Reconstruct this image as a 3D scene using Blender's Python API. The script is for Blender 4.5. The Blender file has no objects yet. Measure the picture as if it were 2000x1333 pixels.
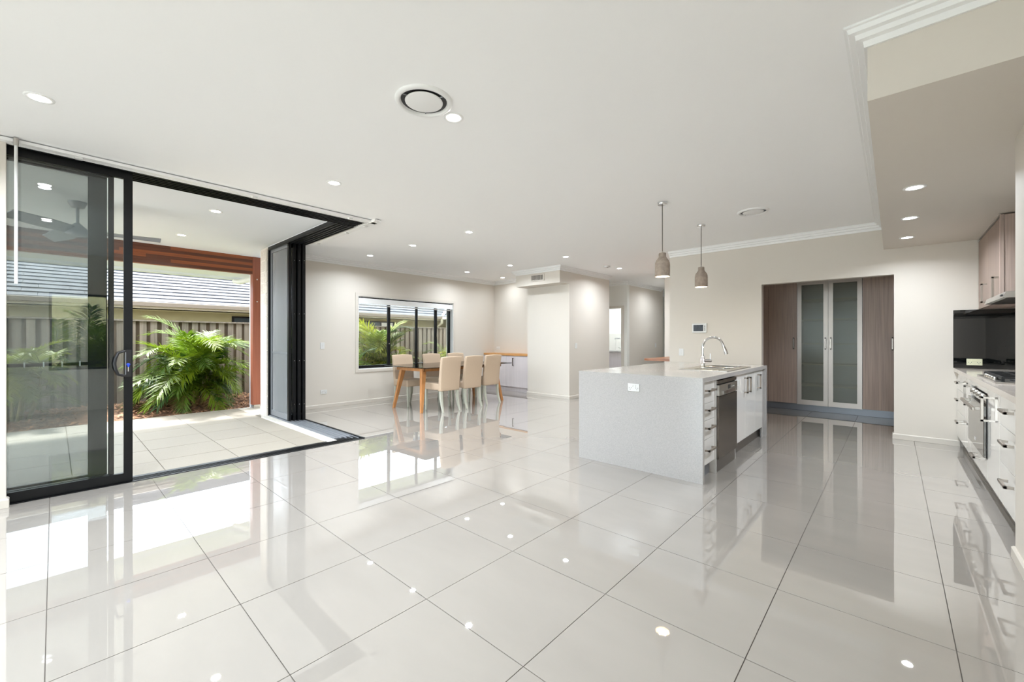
import bpy, bmesh, math, random
from mathutils import Vector, Matrix
R = math.radians
random.seed(7)
SC = bpy.context.scene
COL = SC.collection

# ------------------------------------------------------------------ camera, world, sun, exposure
cam_d = bpy.data.cameras.new('camera'); cam = bpy.data.objects.new('camera', cam_d); COL.objects.link(cam)
cam.location = (0, 0, 1.219); cam.rotation_euler = (R(90), 0, R(42.39))
cam_d.sensor_width = 36; cam_d.lens = 36 * 816.3 / 2000; cam_d.shift_y = -3.2 / 2000; cam_d.clip_start = 0.02
SC.camera = cam
world = bpy.data.worlds.new('sky'); SC.world = world; world.use_nodes = True
bg = world.node_tree.nodes['Background']
bg.inputs[0].default_value = (0.81, 0.905, 1.0, 1); bg.inputs[1].default_value = 3.0
sun_d = bpy.data.lights.new('sun', 'SUN'); sun = bpy.data.objects.new('sun', sun_d); COL.objects.link(sun)
sun_d.energy = 5.2; sun_d.angle = R(6); sun_d.color = (1.0, 0.97, 0.93)
sun.rotation_euler = Vector((0.56, 0.10, -0.80)).to_track_quat('-Z', 'Y').to_euler()
def portal(loc, dirv, w, h):
    """sampling portal in an opening (gives off no light of its own)"""
    d = bpy.data.lights.new('daylight_portal', 'AREA'); d.shape = 'RECTANGLE'; d.size = w; d.size_y = h; d.cycles.is_portal = True
    o = bpy.data.objects.new('daylight_portal', d); COL.objects.link(o); o.location = loc
    o.rotation_euler = Vector(dirv).to_track_quat('-Z', 'Y').to_euler()
portal((-5.09, 0.93, 1.32), (1, 0, 0), 3.3, 2.64); portal((-5.79, 2.28, 1.32), (0, 1, 0), 1.46, 2.64); portal((-7.75, 5.03, 1.345), (1, 0, 0), 2.3, 1.4)
portal((-2.15, -5.82, 1.25), (0, 1, 0), 4.8, 2.5); portal((-5.1, -3.0, 1.27), (1, 0, 0), 4.4, 2.55)
vs = SC.view_settings
vs.view_transform = 'Standard'; vs.look = 'None'; vs.gamma = 1; vs.use_curve_mapping = False; vs.exposure = 1.70
cy = SC.cycles
cy.max_bounces = 9; cy.diffuse_bounces = 5; cy.glossy_bounces = 5; cy.transmission_bounces = 6; cy.transparent_max_bounces = 24
cy.sample_clamp_indirect = 4.0; cy.use_adaptive_sampling = False; cy.caustics_reflective = False; cy.caustics_refractive = False
DL_POWER = 10.5

# ------------------------------------------------------------------ materials
def lin(c):
    return tuple(((v / 255) / 12.92 if v <= 10 else ((v / 255 + 0.055) / 1.055) ** 2.4) for v in c)
MATS = {}
def mat(name, col, rough=0.5, metal=0.0, var=0.0, scale=(4, 4, 4), bump=0.0, bscale=None, coat=0.0, rnd=0.0, spec=0.5, col2=None, detail=3.0, obj=True):
    """procedural principled material: noise colour variation in object space, optional bump and per-object tint"""
    m = bpy.data.materials.new(name); m.use_nodes = True
    nt = m.node_tree; b = nt.nodes['Principled BSDF']; L = nt.links.new
    c = (*lin(col), 1)
    b.inputs['Base Color'].default_value = c
    b.inputs['Roughness'].default_value = rough; b.inputs['Metallic'].default_value = metal
    b.inputs['Coat Weight'].default_value = coat; b.inputs['Coat Roughness'].default_value = 0.006
    b.inputs['Specular IOR Level'].default_value = spec
    tc = nt.nodes.new('ShaderNodeTexCoord')
    out = None
    if var > 0 or col2:
        mp = nt.nodes.new('ShaderNodeMapping'); mp.inputs['Scale'].default_value = scale
        if rnd >= 0:
            oi = nt.nodes.new('ShaderNodeObjectInfo'); vm = nt.nodes.new('ShaderNodeVectorMath'); vm.operation = 'MULTIPLY_ADD'
            vm.inputs[1].default_value = (17, 23, 31)
            cx = nt.nodes.new('ShaderNodeCombineXYZ')
            for k in range(3): L(oi.outputs['Random'], cx.inputs[k])
            L(cx.outputs[0], vm.inputs[0]); L(tc.outputs['Object'], vm.inputs[2]); L(vm.outputs[0], mp.inputs[0])
        else:
            L(tc.outputs['Object'], mp.inputs[0])
        n = nt.nodes.new('ShaderNodeTexNoise'); n.inputs['Scale'].default_value = 1; n.inputs['Detail'].default_value = detail
        L(mp.outputs[0], n.inputs['Vector'])
        rp = nt.nodes.new('ShaderNodeValToRGB'); e = rp.color_ramp.elements
        e[0].position = 0.3; e[1].position = 0.7
        if col2:
            e[0].color = c; e[1].color = (*lin(col2), 1)
        else:
            e[0].color = tuple(v * (1 - var) for v in c[:3]) + (1,); e[1].color = tuple(min(1, v * (1 + var)) for v in c[:3]) + (1,)
        L(n.outputs['Fac'], rp.inputs[0]); out = rp.outputs[0]
    if rnd > 0:
        oi2 = nt.nodes.new('ShaderNodeObjectInfo'); mr = nt.nodes.new('ShaderNodeMapRange')
        mr.inputs['To Min'].default_value = 1 - rnd; mr.inputs['To Max'].default_value = 1 + rnd
        L(oi2.outputs['Random'], mr.inputs[0])
        mx = nt.nodes.new('ShaderNodeMix'); mx.data_type = 'RGBA'; mx.blend_type = 'MULTIPLY'; mx.inputs[0].default_value = 1
        if out: L(out, mx.inputs[6])
        else: mx.inputs[6].default_value = c
        L(mr.outputs[0], mx.inputs[7]); out = mx.outputs[2]
    if out: L(out, b.inputs['Base Color'])
    if bump > 0:
        mp2 = nt.nodes.new('ShaderNodeMapping'); mp2.inputs['Scale'].default_value = bscale or scale
        L(tc.outputs['Object'], mp2.inputs[0])
        n2 = nt.nodes.new('ShaderNodeTexNoise'); n2.inputs['Scale'].default_value = 1; n2.inputs['Detail'].default_value = 4
        L(mp2.outputs[0], n2.inputs['Vector'])
        bp = nt.nodes.new('ShaderNodeBump'); bp.inputs['Strength'].default_value = bump; bp.inputs['Distance'].default_value = 0.01
        L(n2.outputs['Fac'], bp.inputs['Height']); L(bp.outputs[0], b.inputs['Normal'])
    MATS[name] = m
    return m
def emat(name, col, strength):
    m = bpy.data.materials.new(name); m.use_nodes = True; nt = m.node_tree
    nt.nodes.remove(nt.nodes['Principled BSDF'])
    e = nt.nodes.new('ShaderNodeEmission'); e.inputs[0].default_value = (*col, 1); e.inputs[1].default_value = strength
    nt.links.new(e.outputs[0], nt.nodes['Material Output'].inputs[0])
    MATS[name] = m; return m
def glass(name, tint=(0.93, 0.97, 0.95), ior=1.5, haze=0.0, hazecol=(0.5, 0.5, 0.5), rough=0.0, wobble=0.0):
    """thin architectural glass: fresnel mix of clear transmission and mirror reflection, optional frosting"""
    m = bpy.data.materials.new(name); m.use_nodes = True; nt = m.node_tree; L = nt.links.new
    nt.nodes.remove(nt.nodes['Principled BSDF'])
    t = nt.nodes.new('ShaderNodeBsdfTransparent'); t.inputs[0].default_value = (*tint, 1)
    g = nt.nodes.new('ShaderNodeBsdfGlossy'); g.inputs['Roughness'].default_value = rough
    f = nt.nodes.new('ShaderNodeFresnel'); f.inputs[0].default_value = ior
    base = t.outputs[0]
    if haze > 0:
        d = nt.nodes.new('ShaderNodeBsdfDiffuse'); d.inputs[0].default_value = (*hazecol, 1)
        mx = nt.nodes.new('ShaderNodeMixShader'); mx.inputs[0].default_value = haze
        L(base, mx.inputs[1]); L(d.outputs[0], mx.inputs[2]); base = mx.outputs[0]
    if wobble > 0:
        tc = nt.nodes.new('ShaderNodeTexCoord'); n = nt.nodes.new('ShaderNodeTexNoise'); n.inputs['Scale'].default_value = 2.5
        bp = nt.nodes.new('ShaderNodeBump'); bp.inputs['Strength'].default_value = wobble; bp.inputs['Distance'].default_value = 0.01
        L(tc.outputs['Object'], n.inputs['Vector']); L(n.outputs['Fac'], bp.inputs['Height']); L(bp.outputs[0], g.inputs['Normal'])
    ms = nt.nodes.new('ShaderNodeMixShader')
    L(f.outputs[0], ms.inputs[0]); L(base, ms.inputs[1]); L(g.outputs[0], ms.inputs[2])
    L(ms.outputs[0], nt.nodes['Material Output'].inputs[0])
    MATS[name] = m; return m
def leafmat(name, a, b):
    m = bpy.data.materials.new(name); m.use_nodes = True; nt = m.node_tree; L = nt.links.new
    p = nt.nodes['Principled BSDF']; p.inputs['Roughness'].default_value = 0.5; p.inputs['Specular IOR Level'].default_value = 0.25
    oi = nt.nodes.new('ShaderNodeObjectInfo'); rp = nt.nodes.new('ShaderNodeValToRGB')
    rp.color_ramp.elements[0].color = (*lin(a), 1); rp.color_ramp.elements[1].color = (*lin(b), 1)
    L(oi.outputs['Random'], rp.inputs[0]); L(rp.outputs[0], p.inputs['Base Color'])
    tr = nt.nodes.new('ShaderNodeBsdfTranslucent'); L(rp.outputs[0], tr.inputs[0])
    mx = nt.nodes.new('ShaderNodeMixShader'); mx.inputs[0].default_value = 0.35
    L(p.outputs[0], mx.inputs[1]); L(tr.outputs[0], mx.inputs[2]); L(mx.outputs[0], nt.nodes['Material Output'].inputs[0])
    MATS[name] = m; return m

mat('paint', (215, 208, 198), 0.6, bump=0.02, bscale=(90, 90, 90))
mat('ceiling_paint', (249, 249, 249), 0.7)
mat('trim_white', (240, 240, 239), 0.4)
mat('skirt_paint', (210, 203, 193), 0.4)
mat('porcelain', (160, 154, 147), 0.012, var=0.03, scale=(1.3, 3.2, 2), rnd=0.012, spec=1.0, coat=0.8)
mat('grout', (118, 112, 105), 0.9)
mat('paver', (150, 142, 129), 0.75, var=0.10, scale=(120, 120, 120), rnd=0.05, bump=0.15, bscale=(140, 140, 140))
mat('paver_joint', (150, 140, 124), 0.95)
mat('hob', (205, 200, 190), 0.8, var=0.05, scale=(20, 20, 20))
mat('black_metal', (12, 13, 15), 0.4, spec=0.3)
mat('track_metal', (136, 139, 144), 0.4, metal=0.5)
mat('white_plastic', (222, 222, 220), 0.35)
mat('cream_plastic', (222, 221, 190), 0.35)
mat('grey_plastic', (96, 96, 96), 0.5)
mat('dark_plastic', (28, 28, 30), 0.4)
mat('screen_dark', (62, 66, 72), 0.15, var=0.25, scale=(30, 30, 30))
mat('stone', (180, 177, 175), 0.16, var=0.075, scale=(130, 130, 130), detail=2.0, spec=0.5)
mat('stone_warm', (198, 188, 178), 0.12, var=0.05, scale=(160, 160, 160), detail=1.0)
mat('gloss_white', (236, 234, 231), 0.05, coat=0.4)
mat('carcass_white', (233, 232, 230), 0.4)
mat('steel', (186, 182, 176), 0.28, metal=1.0, var=0.03, scale=(3, 3, 90))
mat('dark_steel', (116, 108, 101), 0.22, metal=1.0)
mat('kick_steel', (128, 122, 116), 0.3, metal=0.8)
mat('kick_grey', (128, 131, 138), 0.35, metal=0.3)
mat('chrome', (225, 226, 228), 0.06, metal=1.0)
mat('handle_metal', (168, 158, 148), 0.3, metal=0.9)
mat('black_glass', (12, 14, 14), 0.02, spec=0.8, coat=0.6)
mat('oven_glass', (84, 77, 69), 0.08, metal=0.25, spec=0.5)
mat('cast_iron', (20, 20, 20), 0.6)
mat('laminate', (182, 161, 149), 0.45, var=0.16, scale=(70, 70, 1.6), detail=4)
mat('laminate_warm', (150, 130, 118), 0.45, var=0.10, scale=(70, 70, 1.6), detail=4)
mat('laminate_pale', (218, 211, 213), 0.4, var=0.07, scale=(90, 90, 1.2), detail=4)
mat('alu_frame', (190, 180, 172), 0.35, metal=0.35)
mat('shelf_cream', (232, 226, 208), 0.5)
mat('timber_top', (205, 150, 92), 0.35, var=0.14, scale=(4, 40, 40), detail=4)
mat('timber_leg', (186, 128, 76), 0.4, var=0.13, scale=(40, 40, 5), detail=4)
mat('timber_ledge', (152, 100, 68), 0.35, var=0.18, scale=(5, 45, 45), detail=4)
mat('merbau', (140, 76, 42), 0.45, var=0.22, scale=(30, 1.5, 30), detail=5)
mat('merbau_dark', (92, 50, 32), 0.45, var=0.22, scale=(30, 1.5, 30), detail=5)
mat('merbau_post', (140, 80, 58), 0.5, var=0.12, scale=(40, 40, 2), detail=4)
mat('fabric', (196, 174, 151), 0.95, var=0.06, scale=(220, 220, 220), bump=0.25, bscale=(260, 260, 260), spec=0.15)
mat('leg_paint', (184, 184, 170), 0.4)
mat('concrete', (172, 158, 146), 0.9, var=0.16, scale=(28, 28, 28), bump=0.3, bscale=(60, 60, 60), detail=5)
mat('cord', (70, 66, 62), 0.6)
mat('soffit_white', (226, 231, 237), 0.6)
mat('brick', (200, 193, 184), 0.9, var=0.12, scale=(40, 40, 60), rnd=0.06, bump=0.3, bscale=(80, 80, 80))
mat('mortar', (205, 200, 190), 0.95)
mat('paling', (124, 112, 99), 0.9, var=0.28, scale=(26, 26, 1.3), rnd=0.18, detail=5, bump=0.3, bscale=(60, 60, 3))
mat('paling_dark', (80, 66, 52), 0.95, var=0.22, scale=(26, 26, 1.3), rnd=0.15, detail=5)
mat('mulch', (132, 96, 70), 0.95, col2=(92, 64, 46), scale=(28, 28, 28), bump=0.8, bscale=(40, 40, 40), detail=5)
mat('bark', (166, 122, 90), 0.9, var=0.35, scale=(9, 9, 9), detail=4)
mat('soil', (90, 78, 62), 0.95, var=0.2, scale=(2, 2, 2))
mat('roof_tile', (64, 64, 68), 0.72, spec=0.25, var=0.30, scale=(5, 5, 5), rnd=0.08, detail=5)
mat('roof_under', (40, 40, 44), 0.9)
mat('gutter', (120, 108, 94), 0.5)
mat('fascia', (206, 197, 170), 0.5)
mat('render_khaki', (166, 158, 120), 0.8, var=0.05, scale=(3, 3, 3))
mat('render_cream', (220, 212, 190), 0.8, var=0.04, scale=(3, 3, 3))
mat('window_dark', (60, 68, 72), 0.08)
mat('valley_iron', (206, 214, 226), 0.35, metal=0.3)
mat('fan_grey', (128, 128, 130), 0.4, metal=0.3)
mat('key_blue', (30, 70, 190), 0.4)
mat('stem', (120, 110, 60), 0.7, var=0.3, scale=(20, 20, 20))
mat('dead_leaf', (166, 132, 92), 0.8, var=0.2, scale=(12, 12, 12))
mat('blind_fabric', (228, 228, 226), 0.8)
mat('wall_white', (232, 231, 226), 0.6)
mat('splash_tile', (224, 222, 214), 0.25)
leafmat('palm_leaf', (34, 70, 14), (128, 150, 32))
leafmat('palm_leaf_b', (50, 78, 28), (146, 150, 54))
glass('pane', (0.955, 0.985, 0.975))
glass('door_glass', (0.96, 0.985, 0.985), wobble=0.004)
glass('table_glass', (0.42, 0.44, 0.44), 1.5)
glass('frosted', (0.86, 0.87, 0.83), 1.2, haze=0.26, hazecol=(0.40, 0.41, 0.38), rough=0.12)
glass('fly_mesh', (0.95, 0.95, 0.95), 1.05, haze=0.36, hazecol=(0.30, 0.315, 0.325), rough=0.4)
emat('lamp_white', (1.0, 0.97, 0.92), 14)
emat('lamp_warm', (1.0, 0.86, 0.55), 3.0)

# ------------------------------------------------------------------ builders
WL = {}                                                            # world location of an object's origin (unrotated)
def wloc(o): return WL.get(o.name, Vector((0, 0, 0)))
def tag(o, label=None, cat=None, group=None, kind=None):
    if label: o['label'] = label
    if cat: o['category'] = cat
    if group: o['group'] = group
    if kind: o['kind'] = kind
    return o
def empty(name, loc, label=None, cat=None, group=None, kind=None):
    o = bpy.data.objects.new(name, None); COL.objects.link(o); o.location = loc; o.empty_display_size = 0.1
    WL[o.name] = Vector(loc)
    return tag(o, label, cat, group, kind)
def mesh_obj(name, me, m, parent=None, loc=(0, 0, 0)):
    o = bpy.data.objects.new(name, me); COL.objects.link(o)
    if m is not None and not me.materials: me.materials.append(MATS[m])
    w = Vector(loc)
    if parent is not None:
        o.parent = parent; o.location = w - wloc(parent)
    else: o.location = w
    WL[o.name] = w
    return o
class G:
    """collects shapes in world coordinates and links them as one mesh object"""
    def __init__(s): s.v = []; s.f = []; s.sm = []
    def add(s, vs, fs, smooth=False):
        n = len(s.v); s.v += [tuple(p) for p in vs]; s.f += [tuple(i + n for i in f) for f in fs]; s.sm += [smooth] * len(fs); return s
    def box(s, x0, x1, y0, y1, z0, z1):
        if x0 > x1: x0, x1 = x1, x0
        if y0 > y1: y0, y1 = y1, y0
        if z0 > z1: z0, z1 = z1, z0
        return s.add([(x0, y0, z0), (x1, y0, z0), (x1, y1, z0), (x0, y1, z0), (x0, y0, z1), (x1, y0, z1), (x1, y1, z1), (x0, y1, z1)],
                     [(0, 3, 2, 1), (4, 5, 6, 7), (0, 1, 5, 4), (1, 2, 6, 5), (2, 3, 7, 6), (3, 0, 4, 7)])
    def hexa(s, b, t):                                             # frustum between two quads
        return s.add(list(b) + list(t), [(0, 3, 2, 1), (4, 5, 6, 7), (0, 1, 5, 4), (1, 2, 6, 5), (2, 3, 7, 6), (3, 0, 4, 7)])
    def tube(s, path, r, n=10, caps=True):
        P = [Vector(p) for p in path]; m = len(P); rs = r if isinstance(r, (list, tuple)) else [r] * m
        vs = []; up = None
        for i, p in enumerate(P):
            d = (P[min(i + 1, m - 1)] - P[max(i - 1, 0)]).normalized()
            if up is None: up = Vector((0, 0, 1)) if abs(d.z) < 0.9 else Vector((1, 0, 0))
            a = d.cross(up).normalized(); b = a.cross(d).normalized(); up = b
            vs += [p + (a * math.cos(2 * math.pi * k / n) + b * math.sin(2 * math.pi * k / n)) * rs[i] for k in range(n)]
        fs = [(i * n + k, i * n + (k + 1) % n, (i + 1) * n + (k + 1) % n, (i + 1) * n + k) for i in range(m - 1) for k in range(n)]
        s.add(vs, fs, True)
        if caps: s.add(vs[:n], [tuple(range(n))[::-1]]); s.add(vs[-n:], [tuple(range(n))])
        return s
    def lathe(s, prof, c, n=24, smooth=True, axis='z'):
        vs = []
        for r, z in prof:
            for k in range(n):
                a = 2 * math.pi * k / n; u, w = r * math.cos(a), r * math.sin(a)
                vs.append((c[0] + u, c[1] + w, c[2] + z) if axis == 'z' else ((c[0] + z, c[1] + u, c[2] + w) if axis == 'x' else (c[0] + u, c[1] + z, c[2] + w)))
        fs = [(i * n + k, i * n + (k + 1) % n, (i + 1) * n + (k + 1) % n, (i + 1) * n + k) for i in range(len(prof) - 1) for k in range(n)]
        return s.add(vs, fs, smooth)
    def disc(s, c, r, n=24):
        return s.add([(c[0] + r * math.cos(2 * math.pi * k / n), c[1] + r * math.sin(2 * math.pi * k / n), c[2]) for k in range(n)], [tuple(range(n))])
    def sweep(s, path, prof):
        """mitred sweep of profile [(offset to the right of travel, z)] along a flat polyline"""
        P = [Vector((p[0], p[1])) for p in path]; n = len(prof); vs = []
        for i, p in enumerate(P):
            ds = []
            if i > 0: ds.append((P[i] - P[i - 1]).normalized())
            if i < len(P) - 1: ds.append((P[i + 1] - P[i]).normalized())
            ns = [Vector((d.y, -d.x)) for d in ds]
            m = ns[0] if len(ns) == 1 else (ns[0] + ns[1]) / (1 + ns[0].dot(ns[1]))
            vs += [(p.x + m.x * o, p.y + m.y * o, z) for o, z in prof]
        fs = [(i * n + k, i * n + (k + 1) % n, (i + 1) * n + (k + 1) % n, (i + 1) * n + k) for i in range(len(P) - 1) for k in range(n)]
        s.add(vs, fs); s.add(vs[:n], [tuple(range(n))]); s.add(vs[-n:], [tuple(range(n))[::-1]])
        return s
    def rot(s, c, a, axis='Z'):
        M = Matrix.Translation(c) @ Matrix.Rotation(a, 4, axis) @ Matrix.Translation(-Vector(c))
        s.v = [tuple(M @ Vector(p)) for p in s.v]; return s
    def build(s, name, m, parent=None, bevel=0.0, seg=2, anchor=None, fix=False):
        xs, ys, zs = zip(*s.v)
        a = Vector(anchor) if anchor is not None else Vector(((min(xs) + max(xs)) / 2, (min(ys) + max(ys)) / 2, min(zs)))
        me = bpy.data.meshes.new(name)
        me.from_pydata([tuple(Vector(p) - a) for p in s.v], [], s.f)
        me.polygons.foreach_set('use_smooth', s.sm)
        if bevel > 0 or fix:
            bm = bmesh.new(); bm.from_mesh(me)
            if fix: bmesh.ops.remove_doubles(bm, verts=bm.verts, dist=1e-5); bmesh.ops.recalc_face_normals(bm, faces=bm.faces)
            if bevel > 0:
                ed = [e for e in bm.edges if len(e.link_faces) == 2 and e.calc_face_angle(0) > 0.6]
                bmesh.ops.bevel(bm, geom=ed, offset=bevel, segments=seg, affect='EDGES', profile=0.5, clamp_overlap=True)
            bm.to_mesh(me); bm.free()
        me.update()
        return mesh_obj(name, me, m, parent, a)
def B(*a): return G().box(*a)
def struct(name, g, m, label, cat, **k):
    return tag(g.build(name, m, **k), label, cat, kind='structure')
def copy_tree(o, loc, rz=None, parent=None):
    c = o.copy(); COL.objects.link(c)
    if parent is not None: c.parent = parent
    else:
        c.location = loc; WL[c.name] = Vector(loc)
        if rz is not None: c.rotation_euler.z = rz
    for ch in o.children: copy_tree(ch, None, None, c)
    return c

H = 2.675          # room ceiling
CB = 2.585         # underside of cornice
XD = -4.80         # inner face of the stacking doors facing the living room
YD = 2.57          # inner face of the doors facing the dining area
XW = -7.48         # dining wall
YK = 6.95          # wall with pantry opening
XR = 0.50          # wall beside the camera
XB = -0.09; YBK = 2.57; ZBK = 2.335   # kitchen bulkhead
YBACK = -5.6

# ------------------------------------------------------------------ structure: floor with tiles
floor = struct('floor', G().box(XD, 1.15, YBACK, 16, -0.12, -0.004).box(-7.75, XD, YD, 13, -0.12, -0.004), 'grout', 'polished pale porcelain tile floor of the open plan room', 'floor', anchor=(0, 0, -0.12))
TX0, TY0, TS, GR = -1.018, -0.0227, 0.6, 0.0035
rects = [(-4.80, XR, YBACK, YK), (XW, -4.80, YD, 7.53), (XR, 0.60, 3.6, YK), (-4.86, 0.01, YK, 8.65), (-4.92, -3.7, 8.65, 15.5), (-7.0, -4.92, 8.67, 12.5)]
tile_me = G().box(-0.5, 0.5, -0.5, 0.5, -0.012, 0); _m = bpy.data.meshes.new('floor_tile'); _m.from_pydata(tile_me.v, [], tile_me.f); _m.materials.append(MATS['porcelain'])
def lay(me, name, parent, rects, x0, y0, ts, gr, z=0.0, jit=0.0, cap=300, mname=None):
    cells = []
    for (a, b, c, d) in rects:
        for i in range(math.floor((a - x0) / ts), math.ceil((b - x0) / ts)):
            for j in range(math.floor((c - y0) / ts), math.ceil((d - y0) / ts)):
                xa, xb = max(a, x0 + i * ts + gr / 2), min(b, x0 + (i + 1) * ts - gr / 2)
                ya, yb = max(c, y0 + j * ts + gr / 2), min(d, y0 + (j + 1) * ts - gr / 2)
                if xb - xa > 0.012 and yb - ya > 0.012:
                    x, y = (xa + xb) / 2, (ya + yb) / 2
                    dep = -x * 0.6742 + y * 0.7386; lat = abs(x * 0.7386 + y * 0.6742)
                    vis = dep > 0.1 and lat < dep * 1.32 + 0.7
                    cells.append((not vis, math.hypot(x, y), xa, xb, ya, yb))
    cells.sort()
    rest = G()
    for k, (nv, _, xa, xb, ya, yb) in enumerate(cells):
        if k < cap and not nv:
            o = bpy.data.objects.new(name, me); COL.objects.link(o); o.parent = parent
            o.location = Vector(((xa + xb) / 2, (ya + yb) / 2, z)) - wloc(parent); o.scale = (xb - xa, yb - ya, 1)
            o.rotation_euler = (random.gauss(0, jit), random.gauss(0, jit), 0)
        else: rest.box(xa, xb, ya, yb, z - 0.012, z)
    if rest.v: tag(rest.build(name + '_remainder', mname, parent), kind='stuff')
lay(_m, 'floor_tile', floor, rects, TX0, TY0, TS, GR, 0.0, 0.0006, 300, 'porcelain')

# ------------------------------------------------------------------ structure: ceiling, walls, bulkheads
struct('ceiling', G().box(XD - 0.0, 1.4, YBACK - 0.3, 16.2, H, H + 0.2).box(-7.75, XD, YD - 0.25, 16.2, H, H + 0.2), 'ceiling_paint', 'flat white plaster ceiling of the open plan room', 'ceiling')
struct('wall_left', G().box(-4.80, -4.74, -0.72, -0.235, 0, H).box(-5.08, -4.74, YBACK, -5.2, 0, H).box(-5.08, -4.74, -0.80, -0.72, 0, H).box(-5.08, -4.74, -5.2, -0.80, 2.55, H), 'paint', 'pale grey wall left of the stacking glass doors', 'wall')
bw = G().box(-5.08, -4.55, YBACK - 0.2, YBACK, 0, H).box(0.25, 1.4, YBACK - 0.2, YBACK, 0, H).box(-4.55, 0.25, YBACK - 0.2, YBACK, 2.5, H)
struct('wall_back', bw, 'paint', 'painted wall behind the viewer with an added wide opening for daylight', 'wall')
rw = G().box(XR, XR + 0.2, YBACK, -0.06, 0, H).box(XR, XR + 0.2, 0.66, 3.6, 0, H).box(XR, XR + 0.2, -0.06, 0.66, 0, 0.7).box(XR, XR + 0.2, -0.06, 0.66, 2.0, H)
rw.box(1.12, 1.32, 3.6, YK + 0.2, 0, H).box(XR + 0.2, 1.32, 3.5, 3.6, 0, H)
struct('wall_right', rw, 'paint', 'cream painted wall ending beside the kitchen bench run', 'wall')
kw = G().box(-2.77, -1.42, YK, YK + 0.12, 0, H).box(0.004, 1.32, YK, YK + 0.12, 0, H).box(-1.42, 0.004, YK, YK + 0.12, 2.018, H)
struct('wall_kitchen', kw, 'paint', 'cream wall with the wide opening to the pantry', 'wall')
pw = G().box(-1.86, -1.78, YK + 0.12, 9.3, 0, H).box(0.012, 0.1, YK + 0.12, 9.3, 0, H).box(-1.86, 0.1, 9.25, 9.35, 0, H)
struct('wall_pantry', pw, 'paint', 'walls of the pantry recess behind the kitchen wall', 'wall')
dw = G()
WY0, WY1, WZ0, WZ1 = 3.875, 6.19, 0.645, 2.045
dw.box(XW - 0.25, XW, YD - 0.27, WY0, 0, H).box(XW - 0.25, XW, WY1, 7.75, 0, H).box(XW - 0.25, XW, WY0, WY1, 0, WZ0).box(XW - 0.25, XW, WY0, WY1, WZ1, H)
struct('wall_dining', dw, 'paint', 'cream dining wall around the four pane window', 'wall')
struct('wall_sideboard', G().box(XW, -5.97, 7.53, 7.70, 0, H), 'paint', 'short cream wall behind the timber topped sideboard', 'wall')
struct('wall_pillar', G().box(-5.97, -4.86, 7.05, 8.665, 0, H).box(-6.01, -4.86, 6.72, 7.05, 2.345, H), 'paint', 'broad white wall block with projecting bulkhead and vent', 'wall')
struct('wall_laundry', G().box(-5.07, -4.92, 9.66, 9.78, 0, H).box(-7.0, -5.9, 9.66, 9.78, 0, H).box(-5.9, -5.07, 9.66, 9.78, 2.01, H).box(-7.1, -7.0, 8.67, 12.6, 0, H).box(-7.0, -5.04, 11.05, 11.15, 0, H), 'wall_white', 'walls around the laundry seen through the doorway', 'wall')
struct('wall_hall', G().box(-5.04, -4.92, 9.78, 11.73, 0, H).box(-7.0, -4.92, 11.73, 11.85, 0, H), 'paint', 'shaded hall wall right of the laundry doorway', 'wall')
struct('wall_nook', G().box(-3.76, -1.86, 9.15, 9.27, 0, H).box(-3.76, -3.64, 9.27, 16, 0, H), 'paint', 'cream wall strip behind the timber desk ledge', 'wall')
struct('wall_entry', G().box(-7.0, -3.64, 15.6, 15.8, 0, H).box(-5.9, -5.8, 11.85, 15.6, 0, H), 'wall_white', 'far wall at the end of the hall', 'wall')
struct('bulkhead', G().box(XB, XR, YBK, YK, ZBK, H).box(XR, 1.32, 3.6, YK, ZBK, H), 'paint', 'lowered cream kitchen bulkhead with three downlights', 'bulkhead')

CORN = [(0, CB), (0.012, CB), (0.016, CB + 0.028), (0.040, CB + 0.032), (0.044, CB + 0.054), (0.066, CB + 0.058), (0.072, H - 0.012), (0.084, H - 0.010), (0.084, H + 0.002), (0, H + 0.002)]
SKIRT = [(0, 0.001), (0.014, 0.001), (0.014, 0.058), (0.006, 0.067), (0, 0.067)]
runs = [('trim_1', [(XW, YD), (XW, 7.53), (-6.01, 7.53), (-6.01, 6.72), (-4.86, 6.72), (-4.86, 8.665)], 'white stepped cornice around the dining ceiling'),
        ('trim_2', [(-2.77, YK), (XB, YK), (XB, YBK), (XR, YBK)], 'white stepped cornice around the kitchen bulkhead'),
        ('trim_3', [(-5.9, 9.66), (-4.92, 9.66), (-4.92, 11.73)], 'white cornice along the hall wall'),
        ('trim_4', [(-3.64, 9.15), (-1.86, 9.15)], 'white cornice above the desk nook')]
for n, p, l in runs: struct(n, G().sweep(p, CORN), 'trim_white', l, 'cornice')
sk = [('baseboard_dining', [(XW, YD), (XW, 7.14)], 'painted skirting under the dining window'),
      ('baseboard_pillar', [(-5.97, 7.12), (-5.97, 7.05), (-4.86, 7.05), (-4.86, 8.665)], 'skirting around the white wall block'),
      ('baseboard_kitchen', [(-2.77, YK), (-1.42, YK)], 'skirting left of the pantry opening'),
      ('baseboard_pantry', [(0.004, 7.07), (0.004, YK), (0.56, YK)], 'skirting right of the pantry opening'),
      ('baseboard_right', [(XR + 0.08, 3.6), (XR, 3.6), (XR, YBACK)], 'skirting on the wall beside the kitchen drawers'),
      ('baseboard_left', [(-4.74, YBACK), (-4.74, -0.235), (-4.80, -0.235)], 'skirting left of the glass doors'),
      ('baseboard_hall', [(-5.07, 9.66), (-4.92, 9.66), (-4.92, 11.73)], 'skirting along the hall wall')]
for n, p, l in sk: struct(n, G().sweep(p, SKIRT), 'skirt_paint', l, 'skirting')

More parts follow.
